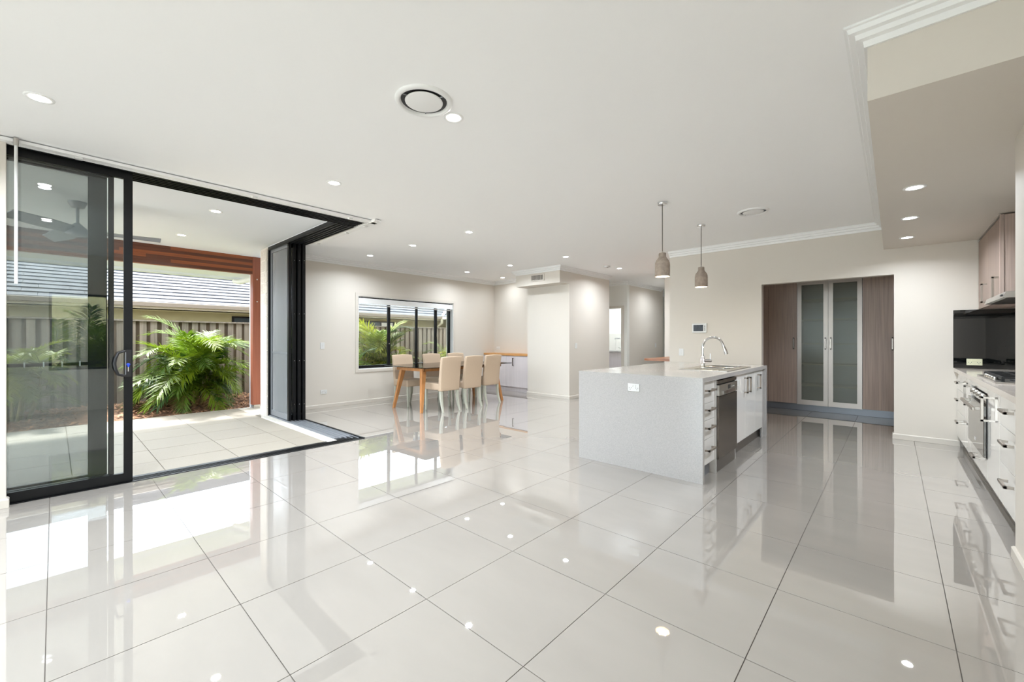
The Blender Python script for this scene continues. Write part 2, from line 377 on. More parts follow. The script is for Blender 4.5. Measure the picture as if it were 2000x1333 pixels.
# ------------------------------------------------------------------ stacking doors
def frame_yz(x, t, y0, y1, z0, z1, s, sb=None, st=None):           # rectangular frame in the YZ plane
    sb = sb or s; st = st or s
    return G().box(x - t / 2, x + t / 2, y0, y0 + s, z0, z1).box(x - t / 2, x + t / 2, y1 - s, y1, z0, z1).box(x - t / 2, x + t / 2, y0 + s, y1 - s, z0, z0 + sb).box(x - t / 2, x + t / 2, y0 + s, y1 - s, z1 - st, z1)
def frame_xz(y, t, x0, x1, z0, z1, s, sb=None, st=None):
    sb = sb or s; st = st or s
    return G().box(x0, x0 + s, y - t / 2, y + t / 2, z0, z1).box(x1 - s, x1, y - t / 2, y + t / 2, z0, z1).box(x0 + s, x1 - s, y - t / 2, y + t / 2, z0, z0 + sb).box(x0 + s, x1 - s, y - t / 2, y + t / 2, z1 - st, z1)
ZH = 2.652
d1 = empty('door_1', (-4.92, 1.2, 0), 'tall black framed stacking glass doors pushed to the left wall', 'door', kind='structure')
hd = G().box(-5.06, -4.80, -0.72, YD, ZH, H + 0.02)
for k in range(6): hd.box(-5.055 + k * 0.05, -5.045 + k * 0.05, -0.72, YD - 0.01, ZH - 0.008, ZH)
hd.build('head_track', 'black_metal', d1)
G().box(-5.06, -4.80, -0.72, -0.70, 0, ZH).build('jamb', 'black_metal', d1)
G().box(-5.06, -4.802, -0.72, YD - 0.002, -0.05, -0.012).build('sill', 'black_metal', d1)
for k in range(5):
    x = -4.945 + k * 0.03
    B(x, x + 0.008, -0.72, YD - 0.01, -0.012, 0.004).build('sill_rail', 'black_metal', d1)
G().box(-4.812, -4.796, -0.72, YD, -0.02, 0.006).build('sill_edge', 'black_metal', d1)
for x, y1, s, nm in ((-4.845, 0.455, 0.056, 0), (-4.90, 0.342, 0.034, 1)):
    p = frame_yz(x, 0.036, -0.69, y1, 0.006, ZH, s, 0.075, 0.065).build('door_panel', 'black_metal', d1)
    B(x - 0.003, x + 0.003, -0.69 + s, y1 - s, 0.081, ZH - 0.065).build('glass_pane', 'door_glass', p)
    if nm == 0:
        h = G().box(x + 0.018, x + 0.026, 0.400, 0.447, 0.90, 1.13)
        h.tube([(x + 0.03, 0.402, 1.12), (x + 0.055, 0.36, 1.105), (x + 0.062, 0.345, 1.06), (x + 0.062, 0.338, 1.015), (x + 0.062, 0.345, 0.97), (x + 0.055, 0.36, 0.925), (x + 0.03, 0.402, 0.91)], 0.011, 8)
        hh = h.build('handle', 'dark_plastic', p)
        B(x + 0.026, x + 0.032, 0.406, 0.412, 0.92, 1.11).build('latch_strip', 'track_metal', hh)
        G().lathe([(0.0, 0.012), (0.012, 0.01), (0.012, 0)], (x + 0.026, 0.426, 1.005), 14, axis='x').box(x + 0.03, x + 0.045, 0.421, 0.431, 0.985, 1.003).build('key', 'key_blue', hh)
        B(x + 0.028, x + 0.03, 0.423, 0.429, 0.945, 0.985).build('key_blade', 'chrome', hh)
x = -4.985
p = frame_yz(x, 0.03, -0.69, 0.305, 0.006, ZH, 0.115, 0.08, 0.065).build('fly_screen', 'black_metal', d1)
B(x - 0.012, x + 0.012, -0.575, 0.19, 1.005, 1.03).build('mid_rail', 'black_metal', p)
B(x - 0.001, x + 0.001, -0.575, 0.19, 0.086, ZH - 0.065).build('mesh', 'fly_mesh', p)
for k in range(4): B(x + 0.012, x + 0.016, -0.16 + k * 0.1, -0.152 + k * 0.1, 0.998, 1.04).build('clip', 'white_plastic', p)

d2 = empty('door_2', (-6.2, 2.45, 0), 'black glass doors and fly screen stacked at the dining corner', 'door', kind='structure')
hd = G().box(-7.40, -5.06, YD - 0.26, YD, ZH, H + 0.02)
for k in range(6): hd.box(-7.40, -5.06, YD - 0.255 + k * 0.048, YD - 0.245 + k * 0.048, ZH - 0.012, ZH)
hd.build('head_track', 'black_metal', d2)
B(-7.40, -5.06, YD - 0.26, YD - 0.002, -0.03, 0.002).build('sill', 'track_metal', d2)
for k in range(5):
    y = YD - 0.25 + k * 0.05
    B(-7.39, -5.06 + 0.05 * k, y, y + 0.008, 0.002, 0.012).build('sill_rail', 'track_metal', d2)
B(-7.40, XD, YD - 0.016, YD + 0.003, -0.02, 0.014).build('sill_edge', 'black_metal', d2)
B(-7.41, -7.375, YD - 0.26, YD, 0, ZH).build('jamb', 'black_metal', d2)
for y, x1 in ((YD - 0.04, -6.53), (YD - 0.095, -6.56), (YD - 0.15, -6.60)):
    p = frame_xz(y, 0.038, -7.375, x1, 0.014, ZH, 0.055, 0.075, 0.065).build('door_panel', 'black_metal', d2)
    B(-7.32, x1 - 0.055, y - 0.003, y + 0.003, 0.089, ZH - 0.065).build('glass_pane', 'door_glass', p)
    for z in (0.25, 0.9, 1.6, 2.4): G().lathe([(0.0, 0.003), (0.005, 0.0)], (x1, y, z), 8, axis='x').build('screw', 'chrome', p)
y = YD - 0.215
p = frame_xz(y, 0.03, -7.375, -6.61, 0.014, ZH, 0.05, 0.085, 0.06).build('fly_screen', 'grey_plastic', d2)
p.data.materials[0] = MATS['track_metal']
B(-7.325, -6.66, y - 0.006, y + 0.012, 1.0, 1.025).build('mid_rail', 'track_metal', p)
B(-7.325, -6.66, y - 0.001, y + 0.001, 0.098, ZH - 0.06).build('mesh', 'fly_mesh', p)
B(-6.66, -6.605, y - 0.018, y + 0.018, 0.014, ZH).build('end_stile', 'black_metal', p)

# white blind tracks above the doors
def blind_track(path, label, brackets):
    t = empty('blind_track', (path[0][0], path[0][1], H - 0.05), label, 'blind track')
    G().sweep(path, [(-0.03, H - 0.030), (0.03, H - 0.030), (0.034, H - 0.014), (0.034, H - 0.009), (-0.03, H - 0.009)]).build('rail', 'trim_white', t)
    G().sweep(path, [(-0.05, H - 0.034), (-0.032, H - 0.034), (-0.032, H - 0.002), (-0.05, H - 0.002)]).build('rear_lip', 'trim_white', t)
    for (x, y) in brackets: B(x - 0.022, x + 0.022, y - 0.022, y + 0.022, H - 0.044, H - 0.028).build('bracket', 'white_plastic', t, bevel=0.003)
    return t
t = blind_track([(-4.715, -2.2), (-4.715, 2.68)], 'long white blind track with wand above the left glass doors', [(-4.72, y) for y in (0.13, 1.35, 2.35)])
G().tube([(-4.665, -0.185, H - 0.03), (-4.665, -0.185, 1.62)], 0.009, 8).build('wand', 'white_plastic', t)
G().tube([(-4.665, -0.185, H - 0.005), (-4.665, -0.185, H - 0.06)], 0.014, 8).build('wand_hook', 'steel', t)
blind_track([(-4.60, 2.645), (-6.50, 2.645)], 'short white blind track above the dining side doors', [(-4.9, 2.64), (-5.4, 2.64), (-6.3, 2.64)])

# ------------------------------------------------------------------ dining window
w1 = empty('window_1', (XW - 0.1, (WY0 + WY1) / 2, WZ0), 'black framed four pane sliding window in the dining wall', 'window', kind='structure')
AR = 0.055
G().box(XW, XW + 0.012, WY0 - AR, WY0, WZ0 - AR, WZ1 + AR).box(XW, XW + 0.012, WY1, WY1 + AR, WZ0 - AR, WZ1 + AR).box(XW, XW + 0.012, WY0, WY1, WZ1, WZ1 + AR).box(XW, XW + 0.012, WY0, WY1, WZ0 - AR, WZ0).build('architrave', 'skirt_paint', w1)
G().box(XW - 0.10, XW, WY0, WY1, WZ0 - 0.001, WZ0 + 0.012).box(XW - 0.1, XW, WY0 - 0.001, WY0 + 0.012, WZ0, WZ1).box(XW - 0.1, XW, WY1 - 0.012, WY1 + 0.001, WZ0, WZ1).box(XW - 0.1, XW, WY0, WY1, WZ1 - 0.012, WZ1 + 0.001).build('reveal', 'trim_white', w1)
fr = frame_yz(XW - 0.13, 0.07, WY0 + 0.012, WY1 - 0.012, WZ0 + 0.012, WZ1 - 0.012, 0.035, 0.055, 0.04).build('window_frame', 'black_metal', w1)
for y, wd in ((4.60, 0.052), (5.27, 0.042), (5.78, 0.055)): B(XW - 0.15, XW - 0.105, y - wd / 2, y + wd / 2, WZ0 + 0.03, WZ1 - 0.03).build('mullion', 'black_metal', w1)
G().lathe([(0, 0.012), (0.012, 0.01), (0.014, 0)], (XW - 0.105, 4.60, 1.13), 10, axis='x').build('latch', 'chrome', w1)
B(XW - 0.105, XW - 0.09, 5.775, 5.795, 1.28, 1.36).build('latch', 'dark_plastic', w1)
ys = [WY0 + 0.03, 4.60, 5.27, 5.78, WY1 - 0.03]
for a, b in zip(ys, ys[1:]): B(XW - 0.132, XW - 0.128, a, b, WZ0 + 0.05, WZ1 - 0.04).build('pane', 'pane', w1)
rb = empty('roller_blind', (XW - 0.05, 5.03, 1.9), 'rolled up white roller blind across the dining window top', 'blind')
G().lathe([(0.045, -1.12), (0.045, 1.12)], (XW - 0.055, 5.03, 1.955), 18, axis='y').build('roll', 'blind_fabric', rb)
B(XW - 0.012, XW - 0.004, WY0 + 0.02, WY1 - 0.02, 1.905, 2.01).build('pelmet', 'blind_fabric', rb)
B(XW - 0.05, XW - 0.03, WY0 + 0.03, WY1 - 0.03, 1.87, 1.89).build('bottom_rail', 'white_plastic', rb, bevel=0.004)
G().tube([(XW - 0.02, WY0 + 0.025, 1.99), (XW - 0.02, WY0 + 0.025, 1.25)], 0.003, 6).build('chain', 'white_plastic', rb)

# glazed openings added for daylight behind the camera, and small window beside it
w2 = empty('added_window_2', (-2.15, YBACK - 0.1, 0), 'added wide black framed glass doors behind the viewer for daylight', 'window', kind='structure')
frame_xz(YBACK - 0.1, 0.08, -4.55, 0.25, 0, 2.5, 0.05).build('window_frame', 'black_metal', w2)
for x in (-3.35, -2.15, -0.95): B(x - 0.03, x + 0.03, YBACK - 0.13, YBACK - 0.07, 0.05, 2.4).build('mullion', 'black_metal', w2)
for a, b in ((-4.5, -3.38), (-3.32, -2.18), (-2.12, -0.98), (-0.92, 0.2)): B(a, b, YBACK - 0.103, YBACK - 0.097, 0.05, 2.4).build('pane', 'pane', w2)
w4 = empty('added_window_4', (-4.92, -3.0, 0), 'added black framed glass door letting sun in along the left wall', 'window', kind='structure')  # added glazing: sun on the unseen floor bounces up to the ceiling
frame_yz(-4.92, 0.08, -5.2, -0.80, 0, 2.55, 0.05).build('window_frame', 'black_metal', w4)
for y in (-3.73, -2.27): B(-4.95, -4.89, y - 0.03, y + 0.03, 0.05, 2.5).build('mullion', 'black_metal', w4)
for a, b in ((-5.15, -3.76), (-3.70, -2.30), (-2.24, -0.85)): B(-4.923, -4.917, a, b, 0.05, 2.5).build('pane', 'pane', w4)
w3 = empty('window_3', (XR + 0.1, 0.3, 0.7), 'small black framed window beside the viewer', 'window', kind='structure')
frame_yz(XR + 0.12, 0.06, -0.06, 0.66, 0.7, 2.0, 0.035).build('window_frame', 'black_metal', w3)
B(XR + 0.117, XR + 0.123, -0.03, 0.63, 0.73, 1.97).build('pane', 'pane', w3)
# laundry doorway trim and the far front door
dd = empty('door_3', (-5.48, 9.66, 0), 'painted door frame around the laundry doorway', 'door', kind='structure')
G().box(-5.07, -5.0, 9.645, 9.66, 0, 2.07).box(-5.97, -5.9, 9.645, 9.66, 0, 2.07).box(-5.9, -5.07, 9.645, 9.66, 2.01, 2.07).build('architrave', 'skirt_paint', dd)
B(-5.085, -5.07, 9.66, 9.78, 0, 2.01).build('door_jamb', 'skirt_paint', dd)
fd = empty('door_4', (-5.0, 15.55, 0), 'dark timber front door with pale glass at the hall end', 'door', kind='structure')
B(-5.8, -3.8, 15.5, 15.58, 0, 2.4).build('door_leaf', 'merbau_dark', fd)
B(-5.2, -4.2, 15.48, 15.5, 0.2, 1.9).build('glass_panel', 'splash_tile', fd)

# ------------------------------------------------------------------ outside: patio, roof edge, brick pier
patio = struct('patio', B(-8.68, -4.955, -7.0, 2.21, -0.16, -0.029), 'paver_joint', 'pale textured paving of the covered patio', 'patio', anchor=(-7, 0, -0.16))
_p = bpy.data.meshes.new('paver'); _p.from_pydata(tile_me.v, [], tile_me.f); _p.materials.append(MATS['paver'])
lay(_p, 'paver', patio, [(-8.68, -4.955, -7.0, 2.21)], -4.94, 2.51, 0.6, 0.006, -0.02, 0.0008, 200, 'paver')
struct('path', B(-8.68, -7.74, 2.215, 10, -0.16, -0.022), 'hob', 'pale concrete path beside the dining wall', 'path')
struct('step', B(-7.39, -4.955, YD - 0.36, YD - 0.262, -0.06, -0.002), 'hob', 'cream hob below the dining door sill', 'step')
struct('ceiling_patio', G().box(-8.50, -5.06, -1.4, 2.31, 2.70, 2.80).box(-8.50, -7.73, 2.31, 2.62, 2.70, 2.80), 'soffit_white', 'flat white patio ceiling', 'ceiling')
struct('patio_lintel', G().box(-5.06, XD, -0.25, YD, H + 0.02, 2.9).box(-7.40, -5.06, YD - 0.26, YD, H + 0.02, 2.9).box(-9.4, 1.5, -1.4, 16.3, 2.92, 3.0).box(-5.2, 1.5, -5.9, -1.4, 2.92, 3.0), 'soffit_white', 'white roof lining over the stacking doors with added slab blocking the sun', 'lintel')  # wide upper slabs are unseen, added to keep the sun out
bm_ = empty('verandah_beam', (-8.54, 0.5, 2.39), 'red brown laminated timber beam along the patio roof edge', 'beam')
G().box(-8.59, -8.50, -1.4, 2.42, 2.39, 2.70).build('beam_core', 'merbau', bm_)
for k in range(6):
    for q, (a, b) in enumerate(((-1.4, 0.35 + 0.3 * ((k * 7) % 4)), (0.352 + 0.3 * ((k * 7) % 4), 2.42))):
        B(-8.50, -8.496, a, b, 2.392 + k * 0.051, 2.392 + k * 0.051 + 0.049).build('lamination', 'merbau_dark' if (k + q) % 2 else 'merbau', bm_)
ps = empty('verandah_post', (-8.55, 2.47, -0.05), 'red brown square timber post at the patio corner', 'post')
B(-8.62, -8.48, 2.40, 2.54, 0.04, 2.70).build('post_shaft', 'merbau_post', ps, bevel=0.006)
B(-8.66, -8.62, 2.40, 2.54, -0.045, 2.39).build('cover_strip', 'soffit_white', ps)
G().box(-8.61, -8.49, 2.42, 2.52, -0.045, 0.05).build('post_shoe', 'steel', ps)
for z in (2.3, 1.9): G().lathe([(0, 0.006), (0.012, 0.004), (0.012, 0)], (-8.48, 2.47, z), 10, axis='x').build('bolt', 'steel', ps)
struct('eave', G().box(-9.25, -8.59, -1.4, 10, 2.40, 2.44).box(-7.74, -8.59, 2.55, 10, 2.40, 2.44), 'soffit_white', 'white eave lining beyond the timber beam', 'eave')
struct('roof_edge', G().box(-9.40, -9.25, -1.4, 10, 2.36, 2.50), 'soffit_white', 'white gutter along the eave', 'gutter')
dp = G().tube([(-9.28, 2.32, 2.33), (-9.10, 2.36, 2.30), (-8.80, 2.47, 2.33), (-8.72, 2.5, 2.36)], 0.045, 12)
tag(dp.build('downpipe', 'white_plastic'), 'short white angled downpipe between gutter and timber post', 'downpipe')
pier = struct('wall_brick', B(-7.72, -7.415, YD - 0.262, YD, -0.05, 2.695), 'mortar', 'pale brick pier beside the stacked glass doors', 'pier', anchor=(-7.56, 2.31, -0.05))
def brickmesh(lx, ly, lz): 
    g = G().box(-lx / 2, lx / 2, -ly / 2, ly / 2, 0, lz); me = bpy.data.meshes.new('brick'); me.from_pydata(g.v, [], g.f); me.materials.append(MATS['brick']); return me
bl, bs, br = brickmesh(0.205, 0.012, 0.168), brickmesh(0.09, 0.012, 0.168), brickmesh(0.012, 0.10, 0.168)
for k in range(15):
    z = -0.045 + k * 0.182
    xs_ = ((-7.6165, bl), (-7.464, bs)) if k % 2 == 0 else ((-7.674, bs), (-7.5215, bl))
    for xx, me in xs_: mesh_obj('brick', me, None, pier, (xx, YD - 0.266, z))
    mesh_obj('brick', br, None, pier, (-7.413, YD - 0.21, z))
# ceiling fan
fn = empty('ceiling_fan', (-6.5, 0.17, 2.35), 'grey three blade ceiling fan under the patio roof', 'ceiling fan')
G().lathe([(0.001, 0), (0.055, 0), (0.075, 0.05), (0.075, 0.06)], (-6.5, 0.17, 2.64), 20).build('canopy', 'fan_grey', fn)
G().tube([(-6.5, 0.17, 2.65), (-6.5, 0.17, 2.46)], 0.014, 10).build('downrod', 'fan_grey', fn)
G().lathe([(0.001, 0), (0.07, 0.005), (0.10, 0.03), (0.09, 0.07), (0.05, 0.11), (0.025, 0.14), (0.001, 0.14)], (-6.5, 0.17, 2.33), 24).build('motor', 'fan_grey', fn)
for k in range(3):
    a = R(78 + 120 * k); g = G(); n = 8; vs_ = []
    for i in range(n + 1):
        t_ = i / n; r_ = 0.09 + 0.60 * t_; w_ = 0.05 + 0.03 * math.sin(math.pi * min(1, t_ * 1.2)) if t_ < 0.98 else 0.05
        for s_ in (-1, 1):
            for z_ in (0, 0.008): vs_.append((r_, s_ * w_, s_ * 0.03 + z_ - 0.01 * t_))
    fs_ = []
    for i in range(n):
        b0, b1 = i * 4, (i + 1) * 4
        fs_ += [(b0, b0 + 2, b1 + 2, b1), (b0 + 1, b1 + 1, b1 + 3, b0 + 3), (b0, b1, b1 + 1, b0 + 1), (b0 + 2, b0 + 3, b1 + 3, b1 + 2)]
    fs_ += [(0, 1, 3, 2), (n * 4, n * 4 + 2, n * 4 + 3, n * 4 + 1)]
    M_ = Matrix.Translation((-6.5, 0.17, 2.385)) @ Matrix.Rotation(a, 4, 'Z')
    g.add([tuple(M_ @ Vector(p)) for p in vs_], fs_); g.build('blade', 'fan_grey', fn)

# ------------------------------------------------------------------ garden
struct('ground', G().box(-40, 30, -30, 30, -0.6, -0.5).box(-14, 8, -12, YBACK - 0.2, -0.5, -0.06).box(0.9, 8, -5.9, 12, -0.5, -0.06), 'hob', 'pale ground around the house', 'ground')
g = G(); NX, NY = 14, 90
for i in range(NX + 1):
    for j in range(NY + 1):
        u = i / NX; x = -8.68 - 2.1 * u; y = -7 + 17.0 * j / NY
        g.v.append((x, y, -0.09 + 0.10 * u + 0.05 * math.sin(math.pi * u) + random.uniform(-0.012, 0.012)))
for i in range(NX):
    for j in range(NY):
        a = i * (NY + 1) + j; g.f.append((a, a + 1, a + NY + 2, a + NY + 1)); g.sm.append(True)
g.f = [f[::-1] for f in g.f]
tag(g.build('garden_bed', 'mulch'), 'low mounded bed of brown bark mulch along the fence', 'garden bed', kind='stuff')
g = G()
for k in range(6500):
    u = random.random(); y = random.uniform(-2.2, 9.5); x = -8.70 - 1.9 * u
    z = -0.08 + 0.10 * u + 0.05 * math.sin(math.pi * u)
    a = random.uniform(0, 6.28); l, w = random.uniform(0.02, 0.055), random.uniform(0.006, 0.014); ti = random.uniform(-0.5, 0.5)
    c, s_ = math.cos(a), math.sin(a); dz = math.sin(ti) * l
    g.add([(x - c * l - s_ * w, y - s_ * l + c * w, z - dz + 0.012), (x - c * l + s_ * w, y - s_ * l - c * w, z - dz + 0.012), (x + c * l + s_ * w, y + s_ * l - c * w, z + dz + 0.016), (x + c * l - s_ * w, y + s_ * l + c * w, z + dz + 0.016)], [(0, 1, 2, 3)])
tag(g.build('bark_chips', 'bark'), 'loose bark chips scattered over the garden bed', 'bark mulch', kind='stuff')
# paling fence
FX, FT = -10.62, 1.565
fence = empty('paling_fence', (FX, 3, -0.1), 'weathered grey timber paling fence with capping rail', 'fence')
pa = G().box(-0.009, 0.009, -0.05, 0.05, 0, FT + 0.12); pm_ = bpy.data.meshes.new('paling'); pm_.from_pydata(pa.v, [], pa.f); pm_.materials.append(MATS['paling'])
pb = G().box(-0.009, 0.009, -0.05, 0.05, 0, FT + 0.12); pmb = bpy.data.meshes.new('paling'); pmb.from_pydata(pb.v, [], pb.f); pmb.materials.append(MATS['paling_dark'])
n = 0; y = -2.0
while y < 9.9:
    o = mesh_obj('paling', pm_, None, fence, (FX + random.uniform(-0.003, 0.003), y, -0.12)); o.rotation_euler.x = random.gauss(0, 0.003)
    mesh_obj('paling', pmb, None, fence, (FX - 0.02, y + 0.08, -0.12)); y += 0.158 + random.uniform(-0.008, 0.008)
for k in range(4): B(FX - 0.04, FX + 0.04, -2.1 + 3 * k, 0.895 + 3 * k, FT, FT + 0.03).build('capping_rail', 'paling', fence)
for z in (0.25, 1.2): B(FX - 0.07, FX - 0.03, -2.1, 9.9, z, z + 0.07).build('rail', 'paling_dark', fence)
# neighbouring house
NX0, NZ0, PIT, GA, TW = -11.8, 2.02, R(20), 0.30, 0.42
nb = empty('house', (-13, 4, -0.5), 'neighbouring khaki house with grey tiled roof behind the fence', 'house')
G().box(-12.45, -12.25, -8, 9.6, -0.5, 1.95).box(-12.45, -11.2, 9.6, 9.8, -0.5, 1.95).build('wall', 'render_khaki', nb)
G().box(NX0 - 0.46, NX0, -8, 9.3, 1.86, 1.88).build('soffit', 'render_khaki', nb)
G().box(NX0 - 0.02, NX0, -8, 9.3, 1.86, NZ0 - 0.06).build('fascia', 'fascia', nb)
G().sweep([(NX0, -8), (NX0, 9.3)], [(0, NZ0 - 0.09), (0.10, NZ0 - 0.09), (0.115, NZ0 - 0.01), (0.105, NZ0), (0, NZ0)]).build('gutter', 'gutter', nb)
for (ya, yb) in ((3.0, 4.3), (6.4, 7.6)):
    w = B(-12.26, -12.235, ya, yb, 1.3, 1.80).build('window', 'black_metal', nb); B(-12.236, -12.228, ya + 0.05, yb - 0.5, 1.35, 1.76).build('pane', 'window_dark', w)
    B(-12.236, -12.228, yb - 0.46, yb - 0.05, 1.35, 1.76).build('pane', 'splash_tile', w)
roof = empty('tmp', (0, 0, 0)); bpy.data.objects.remove(roof)
NR = 13; cs, sn = math.cos(PIT), math.sin(PIT)
L_ = NR * GA
roof = G().add([(NX0 + 0.03, -8, NZ0 - 0.03), (NX0 + 0.03, 12, NZ0 - 0.03), (NX0 - L_ * cs, 12, NZ0 + L_ * sn - 0.03), (NX0 - L_ * cs, -8, NZ0 + L_ * sn - 0.03), (NX0 - 2 * L_ * cs, -8, NZ0 - 0.1), (NX0 - 2 * L_ * cs, 12, NZ0 - 0.1)], [(0, 1, 2, 3), (3, 2, 5, 4)]).build('roof', 'roof_under', nb)
tl = G().hexa([(0.03, -TW / 2 + 0.002, -0.012), (0.03, TW / 2 - 0.002, -0.012), (-GA - 0.03, TW / 2 - 0.002, -0.03), (-GA - 0.03, -TW / 2 + 0.002, -0.03)],
              [(0.03, -TW / 2 + 0.002, 0.026), (0.03, TW / 2 - 0.002, 0.026), (-GA - 0.03, TW / 2 - 0.002, 0.0), (-GA - 0.03, -TW / 2 + 0.002, 0.0)])
tme = bpy.data.meshes.new('roof_tile'); tme.from_pydata(tl.v, [], tl.f); tme.materials.append(MATS['roof_tile'])
rest = G()
for r_ in range(NR):
    for c_ in range(-16, 27):
        y = c_ * TW + (r_ % 2) * TW / 2; P_ = Vector((NX0 - r_ * GA * cs, y, NZ0 + r_ * GA * sn))
        if y > 9.45 + r_ * GA * cs: continue
        if -0.9 < y < 4.5 or 5.9 < y < 9.6:
            o = mesh_obj('roof_tile', tme, None, roof, P_); o.rotation_euler = (random.gauss(0, 0.004), PIT + random.gauss(0, 0.006), random.gauss(0, 0.004))
        else:
            M_ = Matrix.Translation(P_) @ Matrix.Rotation(PIT, 4, 'Y'); rest.add([tuple(M_ @ Vector(q)) for q in tl.v], tl.f)
tag(rest.build('roof_tile_remainder', 'roof_tile', roof), kind='stuff')
tag(B(3.7, 3.9, -3.0, 4.0, -0.1, 2.6).build('sky_block_wall', 'render_khaki'), 'added unseen rendered wall hiding bright sky outside the small side window', 'wall')  # unseen wall added so the window reflection shows less bright sky
# projecting wing of that house beyond the valley
wg = G(); 
for r_ in range(9):
    y0, z0 = 9.3 + r_ * GA * cs, NZ0 + r_ * GA * sn; y1, z1 = y0 + GA * cs + 0.03, z0 + GA * sn + 0.0
    xa = NX0 - r_ * GA * cs
    wg.hexa([(xa - 0.35, y0 - 0.03, z0 - 0.03), (-11.0, y0 - 0.03, z0 - 0.03), (-11.0, y1, z1 - 0.04), (xa - 0.35, y1, z1 - 0.04)], [(xa - 0.02, y0 - 0.03, z0 + 0.02), (-11.0, y0 - 0.03, z0 + 0.02), (-11.0, y1, z1), (xa - 0.3, y1, z1)])
wg.build('wing_roof', 'roof_tile', nb)
G().tube([(NX0 + 0.02, 9.27, NZ0 + 0.03), (NX0 - 9 * GA * cs, 9.3 + 9 * GA * cs, NZ0 + 9 * GA * sn + 0.05)], 0.055, 8).build('valley_flashing', 'valley_iron', nb)
G().box(NX0, -11.0, 9.18, 9.3, NZ0 - 0.1, NZ0 - 0.01).build('wing_gutter', 'fascia', nb)
G().tube([(NX0 + 0.06, 9.2, 1.93), (NX0 + 0.06, 9.2, 1.80), (-12.2, 9.35, 1.66), (-12.2, 9.4, 0)], 0.05, 8).build('downpipe', 'fascia', nb)
# palms
def frond_mesh(L, n, ll, up, droop, seed):
    rd = random.Random(seed); g = G(); pts = []
    for i in range(n + 1):
        t_ = i / n; x = L * math.sin(up + (droop * t_) * 0.5) * t_; z = L * math.cos(up + droop * t_ * 0.75) * t_
        pts.append(Vector((x, 0, z)))
    g.tube(pts[::3] + [pts[-1]], [0.010 * (1 - 0.8 * i / max(1, len(pts[::3]))) for i in range(len(pts[::3]) + 1)], 4, False)
    for i in range(int(n * 0.22), n + 1):
        t_ = i / n; d = (pts[i] - pts[i - 1]).normalized(); up_ = Vector((0, 1, 0)).cross(d).normalized() * -1
        for s_ in (-1, 1):
            le = ll * (0.45 + 0.75 * math.sin(math.pi * min(1, 0.18 + 0.74 * t_))) * rd.uniform(0.85, 1.1)
            a = R(62 - 34 * t_ + rd.uniform(-7, 7))
            dr = (d * math.cos(a) + Vector((0, s_, 0)) * math.sin(a) + up_ * rd.uniform(0.02, 0.30)).normalized()
            wv = dr.cross(up_).normalized() * 0.0092; p = pts[i] + d * rd.uniform(-0.006, 0.006)
            m1 = p + dr * le * 0.45; tip = p + dr * le + Vector((0, 0, -le * rd.uniform(0.05, 0.28)))
            g.add([p - wv * 0.4, p + wv * 0.4, m1 + wv, m1 - wv, tip], [(0, 1, 2, 3), (3, 2, 4)])
    me = bpy.data.meshes.new('frond'); me.from_pydata(g.v, [], g.f)
    return me
FR = {}
for key, mname in (('a', 'palm_leaf'), ('b', 'palm_leaf_b'), ('d', 'dead_leaf')):
    FR[key] = []
    for k, (L, up, dr) in enumerate(((1.0, 0.25, 1.1), (1.0, 0.45, 1.25), (1.0, 0.12, 0.8))):
        me = frond_mesh(L, 44, 0.27, up, dr, k + 3); me.materials.append(MATS[mname]); FR[key].append(me)
def palm(loc, h, spread, n, label, seed, key='a', dead=4):
    rd = random.Random(seed)
    t = empty('palm_shrub', loc, label, 'palm', 'golden cane palms in the garden')
    stems = [(rd.gauss(0, 0.12 * spread), rd.gauss(0, 0.16 * spread)) for k in range(9)]
    for (x, y) in stems:
        hh = h * rd.uniform(0.25, 0.5)
        G().tube([(loc[0] + x * 0.5, loc[1] + y * 0.5, loc[2] - 0.05), (loc[0] + x * 0.8, loc[1] + y * 0.8, loc[2] + hh * 0.5), (loc[0] + x, loc[1] + y, loc[2] + hh)], [0.026, 0.018, 0.011], 6).build('stem', 'stem', t)
    for k in range(n + dead):
        x, y = rd.choice(stems); dd_ = k >= n
        me = rd.choice(FR['d' if dd_ else key])
        o = bpy.data.objects.new('frond', me); COL.objects.link(o); o.parent = t
        u = k / n
        z0 = h * (0.10 + 0.42 * rd.random()) if u < 0.75 else h * rd.uniform(0.02, 0.2)
        if dd_: z0 = h * 0.10
        tilt = (0.02 + 0.85 * rd.random() ** 1.2) if not dd_ else 1.6
        sc = (h * rd.uniform(0.50, 0.66) if u < 0.75 else h * rd.uniform(0.36, 0.5)) * (1.0 if not dd_ else 0.75)
        if not dd_: sc = min(sc, (h * 1.02 - z0) / max(0.5, 0.95 * math.cos(tilt * 0.8)))
        o.location = (x, y, z0)
        o.rotation_euler = (rd.gauss(0, 0.12), tilt, rd.uniform(0, 6.283)); o.scale = (sc * spread, sc, sc)
    return t
palm((-9.66, 1.75, 0.0), 1.80, 1.05, 95, 'bushy green palm in the bark bed framed by the open doors', 11, 'a', 8)
palm((-9.66, -0.42, 0.0), 1.45, 1.0, 50, 'low palm seen at the far left through the door glass', 12, 'b')
palm((-9.6, 5.5, 0.0), 2.0, 0.9, 70, 'tall feathery palm behind the left half of the dining window', 13, 'b')
palm((-9.0, 4.45, -0.02), 1.25, 0.9, 45, 'short leafy palm at the lower left of the dining window', 15, 'a')
palm((-9.58, 7.62, 0.0), 1.5, 1.0, 50, 'palm seen in the right pane of the dining window', 14, 'b')
palm((2.0, 0.35, -0.06), 2.1, 0.85, 60, 'palm outside the small window beside the viewer', 16, 'a')

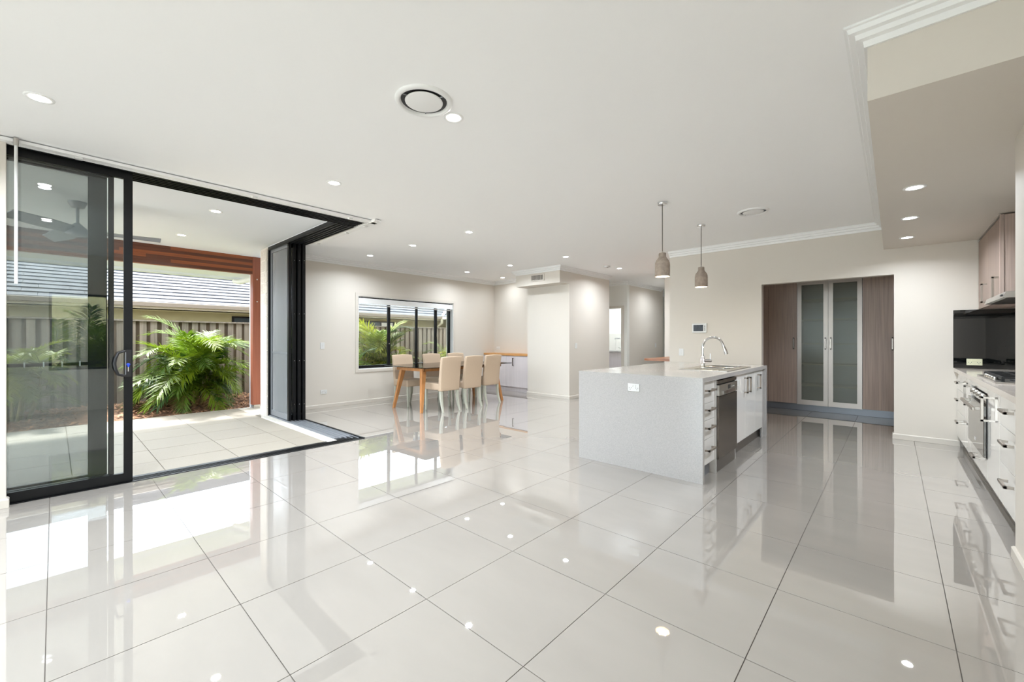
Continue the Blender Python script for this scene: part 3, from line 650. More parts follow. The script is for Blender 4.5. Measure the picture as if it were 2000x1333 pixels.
# ------------------------------------------------------------------ downlights
LM = {}
def downlight(x, y, z, label, group, power, r=0.055, light=True, inside=True):
    t = empty('downlight', (x, y, z - 0.004), label, 'downlight', group)
    g = G().lathe([(r * 0.80, 0.004), (r * 0.83, -0.004), (r * 1.15, -0.005), (r * 1.2, -0.001), (r * 1.2, 0.004)], (x, y, z), 24)
    g.build('trim_ring', 'trim_white', t)
    G().disc((x, y, z - 0.002), r * 0.82, 20).build('lens', 'lamp_white', t)
    if light:
        ld = LM.get(power)
        if not ld:
            ld = bpy.data.lights.new('downlight_lamp', 'AREA'); ld.shape = 'DISK'; ld.size = r * 1.5; ld.energy = power; ld.color = (0.85, 0.925, 1.0); ld.spread = R(155); LM[power] = ld
        lo = bpy.data.objects.new('lamp', ld); COL.objects.link(lo); lo.parent = t; lo.location = (0, 0, -0.004)
    return t
gl = 'ceiling downlights of the living and dining areas'
for x, y, l in ((-3.80, -0.06, 'downlight at the far upper left above the glass doors'), (-2.13, 1.765, 'downlight touching the large round ceiling vent'), (-3.84, 1.755, 'downlight midway along the left glass doors'),
                (-4.25, 3.79, 'downlight nearest the door corner, in front of the dining row'), (-5.49, 3.74, 'middle downlight of the row before the dining window'), (-6.71, 3.70, 'downlight nearest the dining wall left of the window'),
                (-5.57, 6.05, 'downlight above the far end of the dining table'), (-6.80, 6.01, 'downlight near the right end of the dining window'), (-6.80, 7.12, 'small downlight before the sideboard corner'),
                (-4.26, 6.07, 'downlight right of the bulkhead vent'), (-4.15, 7.81, 'hall downlight beside the smoke alarm'),
                (-2.13, -0.06, 'downlight directly above the viewer'), (-3.80, -1.85, 'downlight behind the viewer on the left'), (-2.13, -1.85, 'downlight behind the viewer on the right'), (-3.80, -3.7, 'downlight far behind the viewer on the left'), (-2.13, -3.7, 'downlight far behind the viewer on the right'),
                (-4.18, 10.6, 'downlight deep in the hall'), (-2.9, 8.3, 'downlight over the desk nook'), (-5.7, 10.1, 'added unseen downlight brightening the laundry')):  # laundry lamp is added for brightness, out of sight
    downlight(x, y, H, l, gl, DL_POWER * {7.12: 0.16, 10.6: 0.45, 10.1: 0.8, 8.3: 0.45, 7.81: 0.65}.get(y, {6.05: 0.42, 6.07: 0.45, 6.01: 0.42}.get(y, 0.6 if x < -5 else 1.0)))
for x, y, l in ((0.115, 4.26, 'nearest of three downlights in the kitchen bulkhead'), (0.112, 5.30, 'middle downlight in the kitchen bulkhead'), (0.110, 6.29, 'farthest downlight in the kitchen bulkhead')):
    downlight(x, y, ZBK, l, 'kitchen bulkhead downlights', DL_POWER * (0.36 if y > 6 else 0.6))
for x, y, l in ((-5.78, 1.26, 'patio ceiling downlight nearer the doors'), (-7.46, 1.22, 'patio ceiling downlight nearer the timber beam')):
    downlight(x, y, 2.70, l, 'patio downlights', DL_POWER * 0.4)

# ------------------------------------------------------------------ round ceiling vents, smoke alarm, grille
def vent(x, y, r, label):
    t = empty('ceiling_vent', (x, y, H - 0.02), label, 'ceiling vent', 'round ceiling air vents')
    G().lathe([(r * 1.0, 0.002), (r * 1.0, -0.006), (r * 0.97, -0.013), (r * 0.86, -0.018), (r * 0.84, -0.012), (r * 0.80, -0.001)], (x, y, H), 48).build('ring', 'trim_white', t)
    G().disc((x, y, H - 0.0015), r * 0.80, 40).build('throat_shade', 'dark_plastic', t)  # flat dark disc stands for the shade in the deep air gap
    G().lathe([(0.001, -0.014), (r * 0.60, -0.014), (r * 0.655, -0.011), (r * 0.66, -0.008), (0.001, -0.006)], (x, y, H), 48).build('baffle', 'trim_white', t)
    for k in range(3):
        a = R(120 * k + 20); G().tube([(x, y, H - 0.004), (x + r * 0.8 * math.cos(a), y + r * 0.8 * math.sin(a), H - 0.004)], 0.004, 6).build('spoke', 'track_metal', t)
vent(-2.115, 1.521, 0.172, 'large round ceiling vent near the middle of the room')
vent(-1.18, 5.36, 0.160, 'round ceiling vent above the kitchen side of the island')
sa = empty('smoke_alarm', (-4.19, 7.37, H - 0.04), 'small white smoke alarm on the ceiling before the hall', 'smoke alarm')
G().lathe([(0.001, -0.036), (0.04, -0.036), (0.055, -0.02), (0.058, 0.0)], (-4.19, 7.37, H), 24).build('cover', 'white_plastic', sa)
G().lathe([(0.001, -0.04), (0.012, -0.04), (0.012, -0.036)], (-4.17, 7.36, H), 12).build('test_button', 'grey_plastic', sa)
gr = empty('wall_vent', (-5.42, 6.72, 2.43), 'small rectangular egg crate vent in the bulkhead', 'wall vent')
G().box(-5.60, -5.57, 6.70, 6.72, 2.42, 2.56).box(-5.27, -5.24, 6.70, 6.72, 2.42, 2.56).box(-5.57, -5.27, 6.70, 6.72, 2.42, 2.44).box(-5.57, -5.27, 6.70, 6.72, 2.54, 2.56).build('frame', 'skirt_paint', gr)
B(-5.57, -5.27, 6.716, 6.7195, 2.44, 2.54).build('backing', 'dark_plastic', gr)
for k in range(5): B(-5.57, -5.27, 6.705, 6.716, 2.452 + k * 0.018, 2.456 + k * 0.018).build('slat', 'skirt_paint', gr)
for k in range(8): B(-5.54 + k * 0.034, -5.535 + k * 0.034, 6.703, 6.714, 2.44, 2.54).build('divider', 'skirt_paint', gr)

# ------------------------------------------------------------------ power points and switches (face normal: '-y', '+x')
def plate(name, c, face, w, h, label, cat, m='white_plastic', kind='gpo'):
    x, y, z = c; t = empty(name, (x, y, z - h / 2), label, cat)
    def bx(u0, u1, v0, v1, d0, d1):
        return B(x + u0, x + u1, y - d1, y - d0, z + v0, z + v1) if face == '-y' else B(x + d0, x + d1, y + u0, y + u1, z + v0, z + v1)
    bx(-w / 2, w / 2, -h / 2, h / 2, 0, 0.008).build('plate', m, t, bevel=0.002)
    if kind == 'gpo':
        for s_ in (-1, 1):
            bx(s_ * 0.014 - 0.009, s_ * 0.014 + 0.009, 0.008, 0.024, 0.008, 0.012).build('rocker', m, t, bevel=0.001)
            for u, v in ((-0.010, -0.004), (0.010, -0.004), (0, -0.018)): bx(s_ * 0.033 + u - 0.0022, s_ * 0.033 + u + 0.0022, v - 0.004, v + 0.004, 0.008, 0.0086).build('pin_hole', 'grey_plastic', t)
    else:
        for k in range(2): bx(-0.008, 0.008, -0.03 + k * 0.034, -0.004 + k * 0.034, 0.008, 0.012).build('rocker', m, t, bevel=0.001)
    return t
plate('power_outlet', (-1.797, 3.663, 0.768), '-y', 0.115, 0.072, 'white double power point on the island end panel', 'power outlet')
plate('power_outlet', (XW, 3.23, 0.285), '+x', 0.118, 0.072, 'white double power point low on the dining wall', 'power outlet')
plate('power_outlet', (-7.34, 7.53, 1.0), '-y', 0.118, 0.072, 'white power point above the sideboard', 'power outlet')
plate('power_outlet', (0.668, 6.938, 0.965), '-y', 0.120, 0.072, 'cream double power point on the black splashback', 'power outlet', 'cream_plastic')
plate('light_switch', (XW, 3.205, 1.105), '+x', 0.075, 0.115, 'light switch at mid height on the dining wall', 'light switch', kind='sw')
plate('light_switch', (-4.86, 7.29, 1.085), '+x', 0.075, 0.115, 'light switch on the side of the white wall block', 'light switch', kind='sw')
plate('light_switch', (-2.575, YK, 1.01), '-y', 0.075, 0.115, 'light switch on the kitchen wall behind the tap', 'light switch', kind='sw')
plate('light_switch', (-4.92, 11.35, 1.05), '+x', 0.075, 0.115, 'light switch on the shaded hall wall', 'light switch', kind='sw')
ic = empty('intercom_panel', (-2.288, YK, 1.33), 'white wall mounted touch screen on the kitchen wall', 'wall panel')
G().box(-2.40, -2.175, YK - 0.022, YK, 1.325, 1.475).build('case', 'white_plastic', ic, bevel=0.006)
B(-2.375, -2.225, YK - 0.0235, YK - 0.022, 1.35, 1.45).build('screen', 'screen_dark', ic)
for k in range(3): B(-2.213, -2.193, YK - 0.024, YK - 0.022, 1.36 + k * 0.03, 1.375 + k * 0.03).build('button', 'grey_plastic', ic)

# ------------------------------------------------------------------ kitchen island
def handle(parent, a, b, out, m='handle_metal'):
    """square bar pull from a to b standing off along out"""
    a, b, o = Vector(a), Vector(b), Vector(out); w = 0.0078
    def bar(p, q):
        lo = [min(p[k], q[k]) - w for k in range(3)]; hi = [max(p[k], q[k]) + w for k in range(3)]
        return (lo[0], hi[0], lo[1], hi[1], lo[2], hi[2])
    return G().box(*bar(a + o, b + o)).box(*bar(a, a + o)).box(*bar(b, b + o)).build('handle', m, parent, bevel=0.001)
IX0, IX1, IY0, IY1, IZ = -2.405, -1.18, 3.663, 6.065, 0.892
isl = empty('island_benchtop', ((IX0 + IX1) / 2, (IY0 + IY1) / 2, 0), 'pale grey speckled stone island benchtop with waterfall ends', 'benchtop')
SX0, SX1, SY0, SY1 = -1.70, -1.265, 4.60, 5.50         # sink cut-out
G().box(IX0, SX0, IY0, IY1, IZ - 0.04, IZ).box(SX1, IX1, IY0, IY1, IZ - 0.04, IZ).box(SX0, SX1, IY0, SY0, IZ - 0.04, IZ).box(SX0, SX1, SY1, IY1, IZ - 0.04, IZ).build('top_slab', 'stone', isl, fix=True)
B(IX0, IX1, IY0, IY0 + 0.04, 0, IZ - 0.04).build('end_panel', 'stone', isl)
B(IX0, IX1, IY1 - 0.06, IY1, 0, IZ - 0.04).build('end_panel', 'stone', isl)
FXI = -1.205
base = empty('drawer_cabinet', (-1.5, 3.9, 0), 'narrow white four drawer cabinet at the near end of the island', 'cabinet')
B(-2.0, FXI - 0.02, 3.705, 4.06, 0.12, IZ - 0.041).build('carcass', 'carcass_white', base)
B(-2.0, -1.25, 3.705, 4.06, 0, 0.119).build('kickboard', 'kick_grey', base)
zz = [0.125, 0.345, 0.51, 0.66, 0.845]
for a, b in zip(zz, zz[1:]):
    d = B(FXI - 0.019, FXI, 3.708, 4.055, a + 0.0015, b - 0.0015).build('drawer_front', 'gloss_white', base, bevel=0.001)
    handle(d, (FXI, 3.80, (a + b) / 2 + 0.02), (FXI, 3.98, (a + b) / 2 + 0.02), (0.035, 0, 0))
sp = tag(B(-2.0, -1.195, 4.062, 4.082, 0, IZ - 0.041).build('filler_panel', 'gloss_white'), 'thin white upright panel left of the dishwasher', 'panel')
tag(B(-2.0, -1.195, 4.685, 4.70, 0, IZ - 0.041).build('filler_panel', 'gloss_white'), 'thin white upright panel right of the dishwasher', 'panel')
dwr = empty('dishwasher', (-1.5, 4.385, 0), 'stainless steel dishwasher built into the island', 'dishwasher')
DX = -1.175
B(-1.8, -1.21, 4.085, 4.683, 0.02, IZ - 0.05).build('body', 'dark_plastic', dwr)
G().box(DX - 0.035, DX, 4.088, 4.68, 0.118, 0.695).build('door', 'dark_steel', dwr, bevel=0.002)
cp = G().box(DX - 0.035, DX + 0.002, 4.088, 4.68, 0.70, 0.80).build('control_panel', 'steel', dwr, bevel=0.002)
B(DX + 0.002, DX + 0.003, 4.36, 4.44, 0.745, 0.785).build('display', 'dark_plastic', cp)
for k in range(4): B(DX + 0.002, DX + 0.003, 4.47 + 0.03 * k, 4.482 + 0.03 * k, 0.755, 0.765).build('button', 'white_plastic', cp)
B(DX + 0.002, DX + 0.006, 4.22, 4.60, 0.705, 0.735).build('grip', 'chrome', cp, bevel=0.001)
B(DX - 0.033, DX - 0.004, 4.088, 4.68, 0.808, 0.842).build('top_trim', 'dark_steel', dwr, bevel=0.004)
B(DX - 0.06, DX - 0.02, 4.088, 4.68, 0.003, 0.112).build('plinth', 'kick_steel', dwr)
cab = empty('sink_cabinet', (-1.5, 5.3, 0), 'white gloss three door cabinet under the island sink', 'cabinet')
G().box(-2.0, FXI - 0.02, 4.702, 6.0, 0.13, 0.60).box(-2.0, -1.95, 4.702, 6.0, 0.6, IZ - 0.041).build('carcass', 'carcass_white', cab)
B(-2.0, -1.25, 4.702, 6.0, 0, 0.129).build('kickboard', 'kick_steel', cab)
for a, b, hy in ((4.704, 5.148, 5.085), (5.152, 5.56, 5.215), (5.564, 5.93, 5.68)):
    d = B(FXI - 0.019, FXI, a, b - 0.003, 0.132, 0.845).build('cabinet_door', 'gloss_white', cab, bevel=0.001)
    handle(d, (FXI, hy, 0.64), (FXI, hy, 0.795), (0.035, 0, 0))
B(FXI - 0.019, FXI - 0.004, 5.932, 6.004, 0.0, 0.85).build('scribe_panel', 'stone', cab)
B(FXI, FXI + 0.022, 4.73, 4.80, 0.735, 0.80).build('child_latch', 'white_plastic', cab, bevel=0.004)
# sink: drainer tray + two bowls
sk_ = empty('kitchen_sink', (-1.48, 5.05, IZ), 'stainless steel drop-in sink with two bowls and drainer', 'sink')
ZR = IZ + 0.006
g = G()
# rim frame pieces around two bowls
bowls = [(-1.62, -1.33, 4.93, 5.14), (-1.62, -1.33, 5.18, 5.46)]
g.box(SX0 - 0.025, SX1 + 0.025, SY0 - 0.025, bowls[0][2], IZ, ZR)
g.box(SX0 - 0.025, bowls[0][0], bowls[0][2], SY1 + 0.025, IZ, ZR).box(bowls[0][1], SX1 + 0.025, bowls[0][2], SY1 + 0.025, IZ, ZR)
g.box(bowls[0][0], bowls[0][1], bowls[0][3], bowls[1][2], IZ, ZR).box(bowls[0][0], bowls[0][1], bowls[1][3], SY1 + 0.025, IZ, ZR)
g.build('rim', 'steel', sk_, bevel=0.0015)
for (a, b, c, d) in bowls:
    t_ = 0.002; zb = IZ - 0.17
    G().box(a, b, c, d, zb - t_, zb).box(a - t_, a, c, d, zb, IZ).box(b, b + t_, c, d, zb, IZ).box(a, b, c - t_, c, zb, IZ).box(a, b, d, d + t_, zb, IZ).build('bowl', 'steel', sk_)
    G().tube([(a, c, ZR), (b, c, ZR), (b, d, ZR), (a, d, ZR), (a, c, ZR)], 0.005, 6).build('bowl_lip', 'chrome', sk_)
for k in range(5): G().tube([(-1.58 + k * 0.06, 4.63, ZR), (-1.58 + k * 0.06, 4.89, ZR)], 0.004, 6).build('drainer_rib', 'steel', sk_)
# tap
tp = empty('kitchen_tap', (-1.60, 4.965, IZ), 'tall chrome gooseneck pull-out tap on the island', 'tap')
tx, ty = -1.60, 4.965
G().lathe([(0.028, 0.006), (0.028, 0.012), (0.023, 0.014), (0.023, 0.13), (0.020, 0.135), (0.016, 0.14)], (tx, ty, IZ), 20).build('body', 'chrome', tp)
pts = [(tx, ty, IZ + 0.13), (tx, ty, IZ + 0.24)]
RN = 0.112; dx_, dy_ = 0.80, 0.60
for k in range(0, 13):
    a = math.pi - k * math.pi / 12 * 0.93
    u = RN + RN * math.cos(a); pts.append((tx + u * dx_, ty + u * dy_, IZ + 0.24 + RN * math.sin(a)))
G().tube(pts, 0.0135, 12).build('spout', 'chrome', tp)
e = Vector(pts[-1]); dr = (Vector(pts[-1]) - Vector(pts[-2])).normalized()
G().tube([e - dr * 0.01, e + dr * 0.03, e + dr * 0.034, e + dr * 0.11], [0.014, 0.015, 0.017, 0.021], 14).build('spray_head', 'chrome', tp)
G().tube([(tx + 0.015, ty + 0.012, IZ + 0.085), (tx + 0.075, ty + 0.056, IZ + 0.085)], 0.018, 12).build('mixer', 'chrome', tp)
G().tube([(tx + 0.066, ty + 0.05, IZ + 0.10), (tx + 0.066, ty + 0.05, IZ + 0.165)], 0.0045, 8).build('lever', 'chrome', tp)

# ------------------------------------------------------------------ pendants
for px, py, l in ((-1.815, 4.36, 'nearer concrete bottle shaped pendant over the island'), (-1.805, 5.545, 'farther concrete bottle shaped pendant over the island')):
    t = empty('pendant_lamp', (px, py, 1.886), l, 'pendant lamp', 'concrete pendants over the island')
    G().lathe([(0.001, -0.025), (0.048, -0.025), (0.05, -0.022), (0.05, 0)], (px, py, H), 24).build('ceiling_rose', 'chrome', t)
    G().tube([(px, py, H - 0.02), (px, py, 2.14)], 0.004, 6).build('cord', 'cord', t)
    G().lathe([(0.006, 0.02), (0.010, 0.0)], (px, py, 2.137), 10).build('cord_grip', 'steel', t)
    pr = [(0.001, 0.252), (0.034, 0.251), (0.037, 0.247), (0.037, 0.212), (0.045, 0.195), (0.064, 0.170), (0.073, 0.145), (0.0755, 0.115), (0.0755, 0.0), (0.070, 0.0), (0.070, 0.115), (0.058, 0.165), (0.03, 0.20), (0.001, 0.205)]
    G().lathe(pr, (px, py, 1.886), 32).build('lamp_shade', 'concrete', t)
    bu = G().lathe([(0.001, 0.0), (0.02, 0.004), (0.03, 0.024), (0.026, 0.05), (0.014, 0.08), (0.001, 0.08)], (px, py, 1.91), 16).build('bulb', 'lamp_warm', t)
    ld = LM.get('p')
    if not ld: ld = bpy.data.lights.new('pendant_bulb', 'POINT'); ld.energy = 5; ld.shadow_soft_size = 0.035; ld.color = (1.0, 0.84, 0.55); LM['p'] = ld
    lo = bpy.data.objects.new('lamp', ld); COL.objects.link(lo); lo.parent = t; lo.location = (0, 0, 0.02)

# ------------------------------------------------------------------ pantry cupboards
PY = 8.64
def tall(name, x0, x1, label, hx, glass_door=False):
    t = empty(name, ((x0 + x1) / 2, PY + 0.3, 0), label, 'cupboard')
    if glass_door: return t
    B(x0, x1, PY + 0.022, PY + 0.58, 0.115, 2.36).build('carcass', 'carcass_white', t)
    d = B(x0 + 0.001, x1 - 0.001, PY, PY + 0.02, 0.112, 2.36).build('door', 'laminate', t, bevel=0.001)
    if hx is not None: handle(d, (hx, PY, 1.06), (hx, PY, 1.24), (0, -0.035, 0), 'dark_steel')
    return t
tall('pantry_cupboard', -1.66, -1.232, 'tall brown laminate cupboard left of the glazed doors', -1.275)
tall('pantry_cupboard', -0.362, 0.008, 'tall brown laminate cupboard right of the glazed doors', -0.012)
tag(B(-1.775, -1.663, PY, PY + 0.58, 0.112, 2.36).build('pantry_filler', 'laminate'), 'narrow brown laminate side panel at the pantry corner', 'panel')
tag(B(-1.775, 0.01, PY + 0.03, PY + 0.05, 0, 0.112).build('pantry_kickboard', 'kick_grey'), 'long grey kickboard under the pantry cupboards', 'kickboard')
t = tall('glazed_cupboard', -1.228, -0.366, 'tall pale framed cupboard with two frosted glass doors', None, True)
G().box(-1.228, -1.212, PY + 0.022, PY + 0.58, 0.115, 2.36).box(-0.382, -0.366, PY + 0.022, PY + 0.58, 0.115, 2.36).box(-1.212, -0.382, PY + 0.56, PY + 0.58, 0.115, 2.36).box(-1.212, -0.382, PY + 0.022, PY + 0.56, 0.115, 0.131).box(-1.212, -0.382, PY + 0.022, PY + 0.56, 2.344, 2.36).build('carcass', 'carcass_white', t)
B(-0.805, -0.789, PY + 0.03, PY + 0.56, 0.131, 2.344).build('divider', 'carcass_white', t)
for z in (0.43, 0.795, 1.142, 1.551, 1.889):
    B(-1.211, -0.806, PY + 0.04, PY + 0.55, z - 0.009, z + 0.009).build('shelf', 'shelf_cream', t)
    B(-0.788, -0.383, PY + 0.04, PY + 0.55, z - 0.009, z + 0.009).build('shelf', 'shelf_cream', t)
for a, b, hx in ((-1.228, -0.801, -0.836), (-0.797, -0.366, -0.763)):
    fr = frame_xz(PY + 0.01, 0.02, a, b, 0.105, 2.215, 0.062, 0.082, 0.07).build('glass_door', 'alu_frame', t)
    B(a + 0.055, b - 0.055, PY + 0.008, PY + 0.012, 0.18, 2.15).build('glass_panel', 'frosted', fr)
    handle(fr, (hx, PY, 1.06), (hx, PY, 1.24), (0, -0.032, 0), 'dark_steel')

# ------------------------------------------------------------------ kitchen run
KX = 0.535
kb = empty('kitchen_benchtop', (0.8, 5.3, 0.85), 'stone benchtop running along the kitchen wall', 'benchtop')
B(0.51, 1.118, 3.62, YK - 0.002, 0.852, 0.892).build('top_slab', 'stone_warm', kb, bevel=0.002)
def base_unit(name, y0, y1, label):
    t = empty(name, (0.8, (y0 + y1) / 2, 0), label, 'cabinet')
    B(KX + 0.02, 1.115, y0, y1, 0.125, 0.85).build('carcass', 'carcass_white', t)
    B(0.585, 0.60, y0, y1, 0.002, 0.124).build('kickboard', 'kick_steel', t)
    return t
def dfront(t, y0, y1, z0, z1, hz=None, vert=None):
    d = B(KX, KX + 0.019, y0 + 0.0015, y1 - 0.0015, z0 + 0.0015, z1 - 0.0015).build('drawer_front' if vert is None else 'cabinet_door', 'gloss_white', t, bevel=0.001)
    if vert is None:
        c = (y0 + y1) / 2; handle(d, (KX, c - 0.09, hz), (KX, c + 0.09, hz), (-0.036, 0, 0))
    else: handle(d, (KX, vert, 0.60), (KX, vert, 0.775), (-0.036, 0, 0))
t = base_unit('drawer_unit', 6.17, 6.945, 'white drawer unit at the far end of the kitchen run')
for z0, z1 in ((0.125, 0.42), (0.42, 0.66), (0.66, 0.845)): dfront(t, 6.17, 6.94, z0, z1, z1 - 0.09)
t = base_unit('pullout_unit', 5.765, 6.168, 'slim white pull-out cupboard beyond the oven'); dfront(t, 5.765, 6.168, 0.125, 0.845, vert=5.83)
ov = empty('oven_cabinet', (0.8, 5.31, 0), 'white cabinet housing the oven', 'cabinet')
G().box(KX + 0.02, 1.115, 4.85, 5.763, 0.125, 0.29).box(KX + 0.02, 1.115, 4.85, 4.866, 0.29, 0.85).box(KX + 0.02, 1.115, 5.747, 5.763, 0.29, 0.85).build('carcass', 'carcass_white', ov)
B(0.585, 0.60, 4.85, 5.763, 0.002, 0.124).build('kickboard', 'kick_steel', ov)
dfront(ov, 4.85, 5.763, 0.125, 0.295, 0.225)
B(KX, KX + 0.019, 4.852, 5.761, 0.80, 0.845).build('top_rail', 'gloss_white', ov)
o_ = empty('oven', (0.8, 5.31, 0.30), 'wide built-in oven with dark glass door and bar handle', 'oven')
B(KX + 0.02, 1.05, 4.875, 5.74, 0.305, 0.79).build('body', 'dark_plastic', o_)
od = G().box(KX - 0.02, KX + 0.018, 4.865, 5.75, 0.30, 0.70).build('oven_door', 'oven_glass', o_, bevel=0.003)
B(KX - 0.003, KX + 0.02, 4.868, 5.747, 0.715, 0.785).build('control_panel', 'black_glass', o_)
B(KX - 0.004, KX - 0.002, 4.868, 5.747, 0.73, 0.745).build('trim_strip', 'chrome', o_)
B(KX - 0.005, KX + 0.02, 4.852, 4.866, 0.30, 0.79).build('side_seal', 'cast_iron', o_)
for k in range(4): G().lathe([(0.001, -0.022), (0.016, -0.02), (0.018, 0)], (KX - 0.004, 5.05 + 0.17 * k, 0.762), 16, axis='x').build('knob', 'steel', o_)
G().box(KX - 0.075, KX - 0.06, 4.92, 5.70, 0.655, 0.68).box(KX - 0.06, KX - 0.02, 4.96, 4.985, 0.655, 0.68).box(KX - 0.06, KX - 0.02, 5.64, 5.665, 0.655, 0.68).build('handle', 'handle_metal', od, bevel=0.002)
B(KX - 0.0215, KX - 0.02, 5.28, 5.34, 0.36, 0.385).build('badge', 'white_plastic', od)
t = base_unit('door_unit', 4.345, 4.848, 'white door cupboard on the near side of the oven'); dfront(t, 4.345, 4.848, 0.125, 0.845, vert=4.78)
t = base_unit('drawer_unit', 3.605, 4.343, 'white three drawer unit nearest the viewer')
for z0, z1 in ((0.125, 0.395), (0.395, 0.645), (0.645, 0.845)): dfront(t, 3.615, 4.343, z0, z1, z1 - 0.075)
# splashback, cooktop, range hood, wall cupboards
tag(G().box(0.505, 1.118, YK - 0.010, YK - 0.002, 0.893, 1.552).box(1.110, 1.118, 3.62, YK - 0.010, 0.893, 1.60).build('splashback', 'black_glass'), 'glossy black glass splashback behind the cooktop bench', 'splashback')
ck = empty('cooktop', (0.83, 5.15, 0.892), 'stainless gas cooktop with black cast iron trivets', 'cooktop')
B(0.555, 1.06, 4.70, 5.60, 0.892, 0.904).build('tray', 'steel', ck, bevel=0.003)
for k, (bx_, by_) in enumerate(((0.70, 4.88), (0.94, 4.88), (0.82, 5.15), (0.70, 5.42), (0.94, 5.42))):
    G().lathe([(0.05, 0), (0.05, 0.012), (0.03, 0.02), (0.001, 0.02)], (bx_, by_, 0.904), 18).build('burner', 'cast_iron', ck)
for y0, y1 in ((4.75, 5.02), (5.03, 5.27), (5.28, 5.55)):
    g = G()
    for y in (y0, y1): g.box(0.60, 1.03, y - 0.006, y + 0.006, 0.926, 0.940)
    for x in (0.60, 0.71, 0.92, 1.03): g.box(x - 0.006, x + 0.006, y0, y1, 0.926, 0.940)
    for x in (0.60, 1.03):
        for y in (y0, y1): g.box(x - 0.008, x + 0.008, y - 0.008, y + 0.008, 0.904, 0.927)
    g.build('trivet', 'cast_iron', ck)
for k in range(5): G().lathe([(0.018, 0), (0.016, 0.022), (0.001, 0.024)], (0.585, 4.95 + 0.1 * k, 0.904), 14).build('knob', 'steel', ck)
rh = empty('range_hood', (0.85, 5.17, 1.53), 'stainless steel canopy range hood above the cooktop', 'range hood')
G().hexa([(0.60, 4.745, 1.53), (1.108, 4.745, 1.53), (1.108, 5.62, 1.53), (0.60, 5.62, 1.53)], [(0.615, 4.745, 1.575), (1.108, 4.745, 1.575), (1.108, 5.62, 1.575), (0.615, 5.62, 1.575)]).build('canopy', 'steel', rh)
B(0.62, 1.09, 4.77, 5.60, 1.526, 1.5305).build('filter', 'dark_steel', rh)
B(0.86, 1.108, 5.03, 5.33, 1.575, ZBK).build('flue', 'steel', rh)
B(0.598, 0.606, 4.80, 4.86, 1.545, 1.556).build('button_strip', 'dark_plastic', rh)
uc = empty('wall_cupboard', (0.9, 6.3, 1.55), 'brown laminate wall cupboard beside the range hood', 'cupboard')
B(0.722, 1.108, 5.65, YK - 0.004, 1.555, ZBK - 0.012).build('carcass', 'laminate', uc)
B(0.695, 0.72, 5.645, 5.665, 1.55, ZBK - 0.01).build('edge_strip', 'laminate', uc)
for a, b, hy in ((5.667, 6.30, 5.74), (6.303, 6.94, 6.38)):
    d = B(0.70, 0.719, a, b, 1.555, ZBK - 0.03).build('cupboard_door', 'laminate_warm', uc, bevel=0.001); handle(d, (0.70, hy, 1.60), (0.70, hy, 1.78), (-0.036, 0, 0))
B(0.69, 0.70, 5.645, 6.945, ZBK - 0.012, ZBK - 0.002).build('scribe_trim', 'skirt_paint', uc)
B(0.69, 0.705, 6.94, YK - 0.002, 1.555, ZBK - 0.012).build('scribe_strip', 'skirt_paint', uc)

# ------------------------------------------------------------------ desk ledge in the nook
lg = empty('desk_ledge', (-2.6, 8.1, 0.83), 'warm timber desk ledge jutting out beside the kitchen wall', 'desk ledge')
g = G(); pol = [(-1.87, 7.2), (-1.87, 9.15), (-3.30, 9.15)]
for k in range(7):
    a = math.pi + k * math.pi / 12; pol.append((-3.22 + 0.13 * math.cos(a) - 0.03, 7.33 + 0.13 * math.sin(a)))
n = len(pol)
g.add([(x, y, 0.836) for x, y in pol] + [(x, y, 0.872) for x, y in pol], [tuple(range(n)), tuple(range(n, 2 * n))[::-1]] + [(k, k + n, (k + 1) % n + n, (k + 1) % n) for k in range(n)])
g.build('top', 'timber_ledge', lg, fix=True)
B(-3.1, -1.87, 9.10, 9.148, 0.76, 0.835).build('bracket_rail', 'timber_ledge', lg)

# ------------------------------------------------------------------ laundry
lb = empty('laundry_bench', (-6.0, 10.6, 0), 'pale laundry cabinet with grey benchtop beyond the doorway', 'cabinet')
B(-6.95, -5.05, 10.40, 11.04, 0.10, 0.86).build('carcass', 'laminate_pale', lb)
for k in range(5): B(-6.90 + 0.37 * k, -6.535 + 0.37 * k, 10.38, 10.40, 0.11, 0.855).build('cabinet_door', 'laminate_pale', lb)
B(-6.95, -5.05, 10.36, 11.04, 0.862, 0.90).build('benchtop', 'stone', lb)
B(-6.95, -5.05, 10.44, 11.04, 0, 0.10).build('kickboard', 'laminate_pale', lb)
for k in range(6): B(-6.9 + 0.31 * k, -6.594 + 0.31 * k, 11.03, 11.048, 0.902, 1.38).build('splash_tile', 'splash_tile', lb)
lt = empty('laundry_tap', (-5.62, 10.75, 0.9), 'square necked chrome tap on the laundry bench', 'tap')
G().lathe([(0.03, 0.002), (0.03, 0.10), (0.001, 0.10)], (-5.62, 10.75, 0.90), 14).build('body', 'chrome', lt)
G().tube([(-5.62, 10.75, 1.0), (-5.62, 10.75, 1.23), (-5.64, 10.75, 1.25), (-5.84, 10.75, 1.25), (-5.85, 10.75, 1.22)], 0.013, 8).build('spout', 'chrome', lt)
G().tube([(-5.64, 10.74, 0.96), (-5.72, 10.72, 0.99)], 0.008, 8).build('lever', 'chrome', lt)

